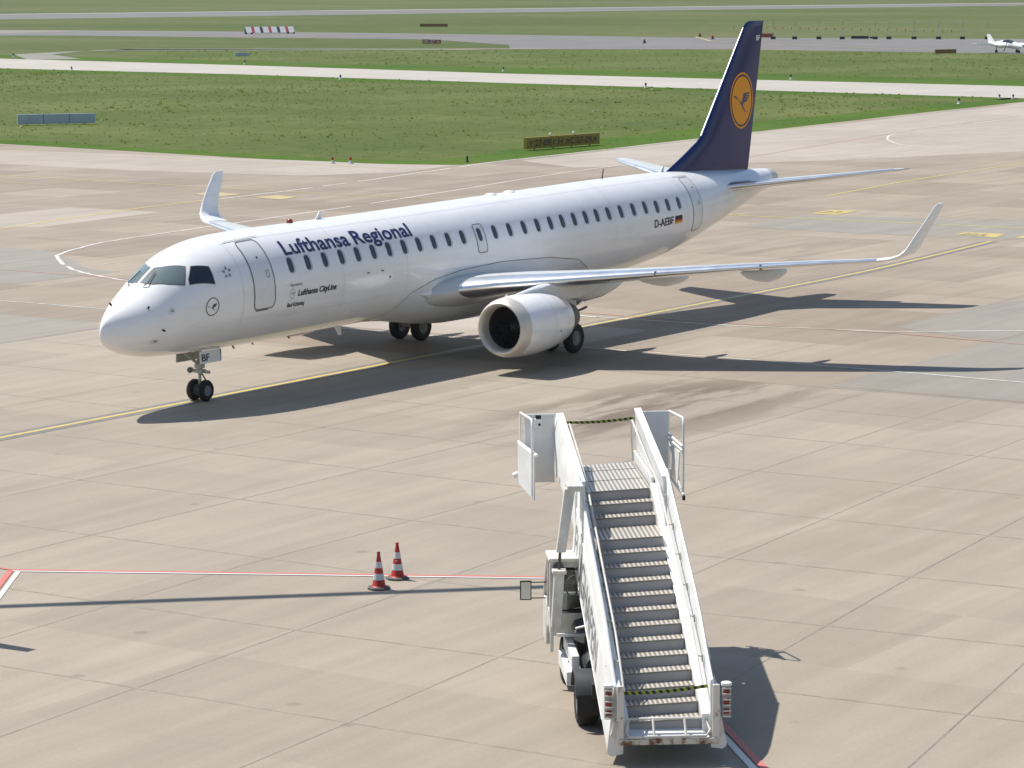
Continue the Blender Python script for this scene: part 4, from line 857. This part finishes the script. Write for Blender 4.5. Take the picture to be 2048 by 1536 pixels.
# chassis
b = MB(); b.box((3.0, .42, .55), (4.4, .16, .2)); b.box((3.0, -.42, .55), (4.4, .16, .2)); b.box((3.1, 0, .50), (3.2, 1.3, .18)); b.box((2.35, .2, .16), (.14, 1.6, .14)); b.box((5.3, .2, .16), (.14, 1.6, .14)); b.box((3.6, .15, .38), (3.6, 1.7, .24)); b.box((3.75, .5, .62), (1.0, .8, .45)); b.box((2.9, .35, .75), (1.0, .55, .35)); b.build('chassis', 'dark_under', tr, bevel=.01)
for sg in (1, -1):
    sk = MB(); y0, y1 = (1.06, 1.28) if sg > 0 else (-.80, -.56)
    sk.box((3.75, (y0+y1)/2-.0*sg, .60), (1.65, .13, .22)); sk.box((3.75, (y0+y1)/2+.05*sg, .32), (1.65, .20, .24)); sk.build('side_locker', 'stair_white', tr, bevel=.012)
    for wx, wd, rr_ in ((2.35, .36, .42), (5.30, .26, .41)):
        yo = (1.22-wd/2) if sg > 0 else -(.80-wd/2); b = MB(); hw = wd/2
        b.lathe([(-hw*.85, .24), (-hw, rr_*.78), (-hw*.9, rr_*.92), (-hw*.6, rr_), (hw*.6, rr_), (hw*.9, rr_*.92), (hw, rr_*.78), (hw*.85, .24)], (wx, yo, rr_-.305), (0, 1, 0), 32); wh = b.build('wheel', 'tyre', tr, 50)
        b = MB(); b.lathe([(-hw*.7, 0), (-hw*.7, .19), (-hw*.88, .245), (hw*.88, .245), (hw*.7, .19), (hw*.3, .12), (hw*.6, .06), (hw*.6, 0)], (wx, yo, rr_-.305), (0, 1, 0), 24); b.build('rim', 'hub', wh, 40)
    b = MB(); N_ = 14; wy0, wy1 = (.78, 1.26) if sg > 0 else (-.34, -.84)
    rows = [[(2.35+.51*math.cos(a), wy0, .115+.51*math.sin(a)), (2.35+.51*math.cos(a), wy1, .115+.51*math.sin(a)), (2.35+.48*math.cos(a), wy1, .115+.48*math.sin(a)), (2.35+.48*math.cos(a), wy0, .115+.48*math.sin(a))] for a in [R(15+150*k/N_) for k in range(N_+1)]]
    b.grid(rows, True); b.build('mudguard', 'fender', tr, 40)
    b = MB(); b.box((1.86, 1.02 if sg > 0 else -.56, .14), (.02, .44, .34)); b.build('mud_flap', 'black', tr)
b = MB(); b.lathe([(-.3, 0), (-.3, .20), (-.27, .22), (.27, .22), (.3, .20), (.3, 0)], (3.2, .80, .50), (1, 0, 0), 24); b.build('fuel_tank', 'fender', tr, 40)
# cab: open-framed, low, at the front left
cabc = []
CX0, CX1, CY0, CY1 = 4.12, 5.75, -.72, 1.50; CM, CW = (CY0+CY1)/2, CY1-CY0
b = MB()
for y0, y1 in ((1.44, 1.50), (-.72, -.66)):
    b.prism([(CX0, y0, .50), (4.15, y0, .50), (4.2, y0, .78), (4.52, y0, .90), (4.85, y0, .78), (4.95, y0, .45), (5.6, y0, .45), (CX1, y0, .75), (5.68, y0, 1.22), (CX0, y0, 1.16)], (0, y1-y0, 0))
    for x0_, x1_, t0, t1, w_ in ((CX0+.05, CX0+.05, 1.1, 2.08, .09), (4.72, 4.60, 1.1, 2.05, .06), (5.62, 4.78, 1.15, 2.05, .08)):
        b.hexa([(x0_-w_/2, y0-.01, t0), (x0_+w_/2, y0-.01, t0), (x0_+w_/2, y1+.01, t0), (x0_-w_/2, y1+.01, t0), (x1_-w_/2, y0-.01, t1), (x1_+w_/2, y0-.01, t1), (x1_+w_/2, y1+.01, t1), (x1_-w_/2, y1+.01, t1)])
b.box((CX1-.06, CM, .90), (.06, CW-.12, .62)); b.box((CX0+.03, CM, .98), (.05, CW-.12, .40)); b.box((CX0+.04, CM, 2.03), (.06, CW-.1, .12)); b.box((4.78, CM, 2.04), (.06, CW-.1, .08)); cab = b.build('cab', 'stair_dirty', tr, bevel=.015)
b = MB(); b.box((4.44, CM, 2.11), (.74, CW+.06, .07)); b.build('cab_roof', 'stair_dirty', cab, bevel=.025)
def glass_mat():
    m = bpy.data.materials.new('clear_glass'); m.use_nodes = True; n_ = m.node_tree; p = n_.nodes['Principled BSDF']; o = n_.nodes['Material Output']
    t = n_.nodes.new('ShaderNodeBsdfTransparent'); t.inputs[0].default_value = (.82, .88, .86, 1); t.inputs[0].default_value = (.93, .96, .95, 1); g = n_.nodes.new('ShaderNodeBsdfGlossy'); g.inputs['Roughness'].default_value = .03
    fz = n_.nodes.new('ShaderNodeFresnel'); fz.inputs[0].default_value = 1.5; x = n_.nodes.new('ShaderNodeMixShader'); n_.links.new(fz.outputs[0], x.inputs[0]); n_.links.new(t.outputs[0], x.inputs[1]); n_.links.new(g.outputs[0], x.inputs[2]); n_.links.new(x.outputs[0], o.inputs[0]); return m
M['clear'] = glass_mat()
b = MB(); b.box((CX0+.05, CM, 1.58), (.008, CW-.14, .80)); b.build('rear_window', 'clear', cab)
b = MB(); b.hexa([(5.66, CY0+.08, 1.2), (5.67, CY0+.08, 1.2), (5.67, CY1-.08, 1.2), (5.66, CY1-.08, 1.2), (4.80, CY0+.08, 2.03), (4.81, CY0+.08, 2.03), (4.81, CY1-.08, 2.03), (4.80, CY1-.08, 2.03)]); b.build('windscreen', 'clear', cab)
b = MB()
b.prism([(4.20, 1.47, 1.18), (4.68, 1.47, 1.18), (4.57, 1.47, 2.0), (4.20, 1.47, 2.0)], (0, .006, 0))
b.build('side_window', 'clear', cab)
b = MB(); fr_ = [(CX0+.02, y, z) for y, z in ((1.38, 1.28), (1.38, 1.88), (1.32, 1.94), (.1, 1.94), (.04, 1.88), (.04, 1.28), (.1, 1.22), (1.32, 1.22))]; b.tube(fr_, .016, 6, True); b.build('window_seal', 'black', cab)
b = MB(); b.tube([(5.15+.06*math.sin(a), .95+.2*math.cos(a), 1.42+.19*math.sin(a)) for a in [2*math.pi*k/20 for k in range(20)]], .014, 6, True); b.tube([(5.15, .75, 1.42), (5.15, 1.15, 1.42)], .012, 6); b.tube([(5.15, .95, 1.42), (5.4, .95, 1.05)], .02, 6); b.build('steering_wheel', 'black', cab, 60)
b = MB(); b.box((4.65, .95, .92), (.5, .5, .14)); b.box((4.42, .95, 1.18), (.1, .48, .5)); b.build('seat', 'fender', cab, bevel=.03)
b = MB(); b.lathe([(0, .09), (.05, .09), (.06, .07), (.06, 0)], (CX0-.02, 1.36, 1.98), (-1, 0, 0), 20); b.build('work_lamp', 'fender', cab, 40)
b = MB(); b.tube([(5.2, 1.48, 1.50), (5.2, 1.80, 1.50)], .012, 6); b.tube([(5.2, 1.48, 1.22), (5.2, 1.80, 1.22)], .012, 6); b.box((5.20, 1.84, 1.36), (.05, .20, .34)); mr_ = b.build('wing_mirror', 'black', cab, bevel=.02)
b = MB(); b.box((5.172, 1.84, 1.36), (.006, .165, .30)); b.build('mirror_glass', 'cream', mr_)  # flat pale colour painted in place of the mirror's reflection
b = MB(); b.hexa([(3.45, .35, .98), (4.02, .35, .98), (4.02, 1.15, .98), (3.45, 1.15, .98), (3.60, .35, 1.16), (4.02, .35, 1.30), (4.02, 1.10, 1.08), (3.50, 1.10, 1.04)]); b.build('engine_cover', 'fender', tr, bevel=.01)
b = MB(); b.tube([(3.45, .38, 1.24), (3.5, 1.12, 1.05)], .022, 6); b.box((3.95, .3, .84), (.05, 2.2, .05)); b.build('cover_strut', 'stair_white', tr)

# ================================================================== CONES
def cone(name, x, y, rz, label):
    r = empty(name, (x, y, 0), rz); tag(r, label, 'traffic cone', 'red and white traffic cones beside the stand line')
    b = MB(); q = [(.235*math.cos(a), .235*math.sin(a)) for a in [R(45*k+22.5) for k in range(8)]]
    b.add([(p[0]*1.0, p[1]*1.0, .004) for p in q]+[(p[0], p[1], .035) for p in q]+[(p[0]*.86, p[1]*.86, .055) for p in q], [tuple(range(8)), tuple(range(16, 24))]+[(i+8*j, (i+1) % 8+8*j, (i+1) % 8+8*j+8, i+8*j+8) for j in (0, 1) for i in range(8)])
    b.build('base', 'cone_base', r, 30)
    rad = lambda z: .135-(z-.05)*(.135-.028)/.66
    b = MB(); b.lathe([(.05, .17), (.058, .15), (.08, rad(.08)), (.71, .028), (.71, .034), (.74, .034), (.745, 0)], (0, 0, 0), (0, 0, 1), 28); c = b.build('body', 'cone_red', r, 40)
    for z0, z1 in ((.19, .315), (.425, .55)):
        b = MB(); b.lathe([(z0, rad(z0)+.002), (z1, rad(z1)+.002)], (0, 0, 0), (0, 0, 1), 28); b.build('reflective_band', 'cone_white', c, 60)
    return r
cone('traffic_cone', -13.90, -19.25, .55, 'nearer of two red and white cones, standing at the thin shadow line')
c2 = cone('traffic_cone', -12.93, -19.01, .2, 'farther of two red and white cones, small sticker on its middle red band')
b = MB(); b.box((-.098, -.02, .39), (.006, .05, .016)); b.build('sticker', 'cone_white', c2)

# ================================================================== FIELD FURNITURE
def sign_board(name, p0, p1, h, m, label, cat, legs=.12, th=.25, txt=None, tm='black', nl=4, group=None, tsize=.62):
    c = ((p0[0]+p1[0])/2, (p0[1]+p1[1])/2); L_ = math.dist(p0, p1); a = math.atan2(p1[1]-p0[1], p1[0]-p0[0]); r = empty(name, (c[0], c[1], -.06), a); tag(r, label, cat, group)
    b = MB(); b.box((0, 0, legs+h/2), (L_, th, h)); bd = b.build('panel', m, r, bevel=.01)
    b = MB()
    for i in range(nl): b.box((-L_/2+L_*(i+.5)/nl, 0, legs/2), (.08, .08, legs+.02))
    b.build('legs', 'post_grey', r)
    b = MB()
    for i in range(1, 3): b.box((-L_/2+L_*i/3, 0, legs+h/2), (.03, th+.02, h+.01))
    b.build('seam', 'black', bd)
    if txt: lettering('lettering', txt, tsize, L_*.9, lambda u, v: Vector((-L_/2+L_*.05+u, -th/2-.015, legs+h*.22+v)), tm, r, bold=.012)
    return r, bd, L_
r_, bd, L_ = sign_board('taxiway_sign', (108.9, 56.6), (117.1, 55.7), .78, 'sign_yellow', 'long yellow guidance sign with black runway numbers and arrows at the grass edge', 'sign', txt='\u219627-09 \u2196H \u2197C 27-09\u2197', tm='black_ink')
for i in (1, 2):
    b = MB(); b.lathe([(0, .05), (.1, .05), (.12, .09), (.2, .08), (.24, 0)], (-L_/2+L_*i*.315+.2, 0, .90), (0, 0, 1), 14); b.build('lamp', 'cream', r_, 60)
sign_board('sign_back', (116.4, 110.3), (121.5, 106.5), .78, 'sign_back', 'back of a long pale blue-grey sign standing in the meadow grass', 'sign')
sign_board('field_sign', (491.8, 332.4), (494.5, 326.6), .7, 'sign_amber', 'dark and amber sign beyond the grey taxiway in the middle distance', 'sign', nl=3)
sign_board('field_sign', (357.6, 238.3), (359, 235.4), .7, 'sign_red', 'small red sign with white characters between the far grass strips', 'sign', txt='09-27 A', tm='cream', nl=2, th=.2)
sign_board('field_sign', (340.7, 133.5), (344.7, 132.0), .6, 'sign_amber', 'amber wedge-shaped sign in front of the small propeller plane', 'sign', nl=2)
sign_board('field_sign', (281.3, 219.0), (283.0, 217.6), .5, 'sign_back', 'tiny blue-grey sign back beside the taxiway on the left', 'sign', nl=2)
sign_board('field_sign', (428.9, 210.1), (429.9, 208.1), .7, 'sign_red', 'small dark red sign just behind the top of the tail fin', 'sign', nl=2)

# striped closure marker far left: tent-shaped trailer with slanted panels
r_ = empty('closure_marker', (415.8, 316.9, -.04), math.atan2(-6.1, 8.44)); tag(r_, 'long low tent-shaped runway closure marker with red and white stripes on small wheels', 'marker board')
b = MB(); b.prism([(-5.1, -.9, .25), (-5.1, .9, .25), (-5.1, .35, 1.42), (-5.1, .25, 1.42)], (10.2, 0, 0)); fr_ = b.build('frame', 'black', r_)
cw = 10.2/12; pat = 'WWRWWKWWRWWKWWRWW'; cw = 10.2/len(pat)
for i, c in enumerate(pat):
    x = -5.1+cw*i; b = MB(); b.prism([(x+.01, -.93, .27), (x+cw, -.93, .27), (x+cw, .24, 1.46), (x+.01, .24, 1.46)], (0, -.03, .03))
    if c != 'K': b.build('board', 'cone_white' if c == 'W' else 'sign_red', r_)
for x in (-5.2, -4.0, 3.7, 4.9):
    b = MB(); b.lathe([(-.1, 0), (-.1, .22), (.1, .22), (.1, 0)], (x, -.8, .22), (0, 1, 0), 14); b.build('wheel', 'tyre', r_)

# edge lights and small marker cones
def marker(name, x, y, h, r0, label, cat, group, top='black', body='cream', z=-.04):
    r = empty(name, (x, y, z)); tag(r, label, cat, group); b = MB(); b.lathe([(0, r0), (.04, r0), (.06, r0*.6), (h*.55, r0*.42), (h*.55, 0)], (0, 0, 0), (0, 0, 1), 12); b.build('body', body, r, 40)
    b = MB(); b.lathe([(h*.55, r0*.5), (h*.8, r0*.5), (h, r0*.3), (h, 0)], (0, 0, 0), (0, 0, 1), 12); b.build('lamp', top, r, 40); return r
EL = [(221, 197.4, 'on the near grass verge at far left'), (213, 149.2, 'on the near verge, above the gap left of the loudest yellow lines'), (245.8, 148.2, 'on the far verge left of the tail fin'), (208.6, 105.7, 'on the near verge just left of the tail fin'),
      (238.4, 104, 'just right of the tail fin'), (253, 194.8, 'below the tiny blue-grey sign'), (189.8, 61, 'alone in the grass wedge at right'), (263.6, 246.6, 'in the far left corner')]
EL[1] = (213, 149.2, 'second from left on the near verge'); EL[3] = (208.6, 105.7, 'just left of the tail fin')
for x, y, t in EL: marker('edge_light', x, y, .55, .22, 'small black and white taxiway edge light '+t, 'edge light', 'taxiway edge lights')
for x, y, t in ((90.5, 59.4, 'left one of the pair at the apron edge'), (90.95, 58.3, 'right one of the pair at the apron edge'), (201.5, 62.1, 'left one of the two at the right end of the grass'), (202, 60.9, 'right one of the two at the right end of the grass')):
    marker('marker_light', x, y, .42, .20, 'short marker lamp, '+t, 'marker light', 'short markers at the apron edge', 'red', 'cone_white', .0)
marker('corner_light', 96.6, 53.1, .42, .13, 'small all-black lamp standing in the grass at the corner of the apron', 'marker light', None, 'black', 'black', -.04)
for x, y, t in ((381, 207.5, 'nearest of the three on the far taxiway'), (413.7, 212.2, 'middle one on the far taxiway, near the tail fin tip'), (431.4, 224.9, 'farthest one on the far taxiway')):
    marker('obstacle_lamp', x, y, .7, .42, 'dark red round lamp, '+t, 'lamp', 'dark red lamps on the far taxiway', 'red', 'black')

# localizer antenna row: thin masts on concrete feet
xs_ = [(418.6, 202.2), (420.4, 198.7), (422.3, 194.7), (424.2, 190.9), (426.8, 185.5), (428, 183.3), (430, 179.2), (431.9, 175.2), (433.8, 171.3), (435.8, 167.3)]
proto = None
for i, (x, y) in enumerate(xs_):
    if proto is None:
        r = empty('antenna_mast', (x, y, -.04)); b = MB(); b.box((0, 0, .25), (.6, .9, .5)); b.build('foot', 'black', r)
        b = MB(); b.tube([(0, 0, .4), (0, 0, 3.4)], .045, 6); b.tube([(0, 0, 2.0), (-.8, 0, .45)], .03, 6); b.tube([(0, -1.9, 3.1), (0, 1.9, 3.1)], .035, 6); b.tube([(0, -1.9, 1.6), (0, 1.9, 1.6)], .02, 6); b.build('mast', 'post_grey', r)
        proto = r
    else:
        r = proto.copy(); COL.objects.link(r); r.location = (x, y, -.04)
        for c in proto.children:
            k = c.copy(); COL.objects.link(k); k.parent = r
    tag(r, 'thin grey antenna mast in the row right of the tail fin', 'antenna mast', 'row of antenna masts beyond the far taxiway')
    r.rotation_euler = (0, 0, math.atan2(-35, 17)+math.pi/2)
b = MB(); b.box((0, 0, .35), (1.2, 3.2, .5)); b.box((.0, -2.4, .3), (.8, 1.2, .3)); o = b.build('equipment_box', 'black', None, bevel=.03); o.location = (425.6, 188, -.04); o.rotation_euler = (0, 0, R(25)); tag(o, 'low dark equipment box lying between the antenna masts', 'box')
ty = 0
def app_light(x, y): 
    b = MB(); b.lathe([(0, .12), (.35, .12), (.45, .2), (.6, .16), (.62, 0)], (0, 0, 0), (0, 0, 1), 8); return b.build('approach_light', 'amber_lamp', None)
p0 = app_light(0, 0); cnt = 0
for i in range(26):
    x, y = 505-i*.6, 258-i*2.35
    o = p0 if i == 0 else p0.copy()
    if i: COL.objects.link(o)
    o.location = (x, y, -.04); tag(o, 'tiny orange lamp in the long row behind the antenna masts', 'light', 'row of orange lamps in the far grass')

# small twin propeller plane at the right edge
pl = empty('propeller_plane', (352.8, 127.4, -.04), R(180+62)); tag(pl, 'small white twin-propeller plane parked at the right edge beyond the grass', 'airplane')
# local frame: x forward (nose), y left
b = MB(); PR = [(3.9, .02, .95), (3.6, .22, .98), (2.9, .42, 1.05), (1.8, .58, 1.22), (.6, .62, 1.38), (-.6, .56, 1.38), (-2.2, .36, 1.32), (-3.8, .16, 1.3), (-4.3, .04, 1.32)]
b.grid([[(x, .92*r__*math.cos(2*math.pi*k/20), z+r__*math.sin(2*math.pi*k/20)) for k in range(20)] for x, r__, z in PR], True); b.build('fuselage', 'white_paint', pl, 180)
b = MB(); b.grid([[(x, (r__+.01)*.93*math.cos(a), z+(r__+.012)*math.sin(a)) for a in [R(18+5*k) for k in range(29)]] for x, r__, z in [(2.0, .55, 1.19), (1.7, .585, 1.24), (.6, .622, 1.38), (-.4, .57, 1.385)]]); b.build('cabin_glass', 'glass_dark', pl, 180)
for sg in (1, -1):
    b = MB(); b.hexa([(1.1, sg*.4, .92), (-.9, sg*.4, .92), (-.45, sg*6.1, 1.42), (.65, sg*6.1, 1.42), (1.1, sg*.4, 1.10), (-.9, sg*.4, 1.0), (-.45, sg*6.1, 1.47), (.65, sg*6.1, 1.52)]); b.build('wing', 'white_paint', pl, bevel=.02)
    b = MB(); b.lathe([(0, .03), (.25, .22), (.8, .36), (2.0, .34), (3.0, .08)], (2.35, sg*1.95, 1.16), (-1, 0, 0), 18); e = b.build('engine', 'white_paint', pl, 180)
    b = MB(); b.box((2.38, sg*1.95, 1.16), (.03, .12, 1.9), Matrix.Rotation(R(25*sg), 3, 'X')); b.build('propeller', 'black', e)
    b = MB(); b.tube([(.1, sg*1.95, .95), (.1, sg*1.95, .25)], .05, 8); b.lathe([(-.08, 0), (-.08, .24), (.08, .24), (.08, 0)], (.1, sg*1.95, .26), (0, 1, 0), 16); b.build('landing_gear', 'tyre', pl)
    b = MB(); b.hexa([(-3.3, 0, 1.30), (-4.3, 0, 1.30), (-4.2, sg*2.0, 1.36), (-3.7, sg*2.0, 1.36), (-3.3, 0, 1.40), (-4.3, 0, 1.34), (-4.2, sg*2.0, 1.39), (-3.7, sg*2.0, 1.42)]); b.build('tailplane', 'white_paint', pl)
b = MB(); b.tube([(3.0, 0, .8), (3.05, 0, .25)], .05, 8); b.lathe([(-.08, 0), (-.08, .21), (.08, .21), (.08, 0)], (3.05, 0, .23), (0, 1, 0), 16); b.build('nose_wheel', 'tyre', pl)
b = MB(); b.hexa([(-2.6, -.05, 1.4), (-4.3, -.05, 1.35), (-4.3, .05, 1.35), (-2.6, .05, 1.4), (-4.0, -.04, 2.75), (-4.75, -.04, 2.75), (-4.75, .04, 2.75), (-4.0, .04, 2.75)]); b.build('fin', 'white_paint', pl, bevel=.02)

# ================================================================== unseen, added only to cast their shadows into the frame
cr = empty('overhead_shadow_caster', (-31, 7, 0)); tag(cr, 'grey shadow caster added outside the left edge whose jib shadow crosses the concrete', 'shadow caster')  # invented, there only to throw the long thin shadow band
b = MB(); b.tube([(0, 0, 0), (0, 0, 16.2)], .35, 12); b.build('mast', 'post_grey', cr)
d = Vector((.672, -.740, 0)); s0 = Vector((-19.1, -14.1+.58*15, 15)); a0 = s0-d*16-Vector((-31, 7, 0)); a1 = s0+d*10.8-Vector((-31, 7, 0))
b = MB(); b.tube([a0, a1], .155, 10); b.build('arm', 'post_grey', cr); b = MB(); b.tube([(0, 0, 15), tuple(a0)], .1, 8); b.build('arm_root', 'post_grey', cr)
o = empty('post_shadow_caster', (-21.6, -14.75, 0)); tag(o, 'tall grey board added as a shadow caster just outside the left edge', 'post')  # invented too, for the short shadow at the left edge
b = MB(); b.hexa([(-.25, -.03, 0), (.2, -.03, 0), (.2, .03, 0), (-.25, .03, 0), (-.08, -.03, 4.0), (.16, -.03, 4.0), (.16, .03, 4.0), (-.08, .03, 4.0)]); b.build('board', 'post_grey', o)

# ================================================================== thin summer haze
b = MB(); b.box((1500, 1500, 7.7), (4600, 4600, 18.0))
hz = bpy.data.materials.new('thin_haze'); hz.use_nodes = True; n_ = hz.node_tree
for q in list(n_.nodes):
    if q.type == 'BSDF_PRINCIPLED': n_.nodes.remove(q)
pv = n_.nodes.new('ShaderNodeVolumePrincipled'); pv.inputs['Color'].default_value = (.93, .95, 1, 1); pv.inputs['Density'].default_value = .00005; pv.inputs['Anisotropy'].default_value = .2
n_.links.new(pv.outputs[0], n_.nodes['Material Output'].inputs['Volume'])
M['haze'] = hz; hb = b.build('haze', 'haze', None); tag(hb, 'thin bright haze over the airfield', 'haze', kind='stuff')
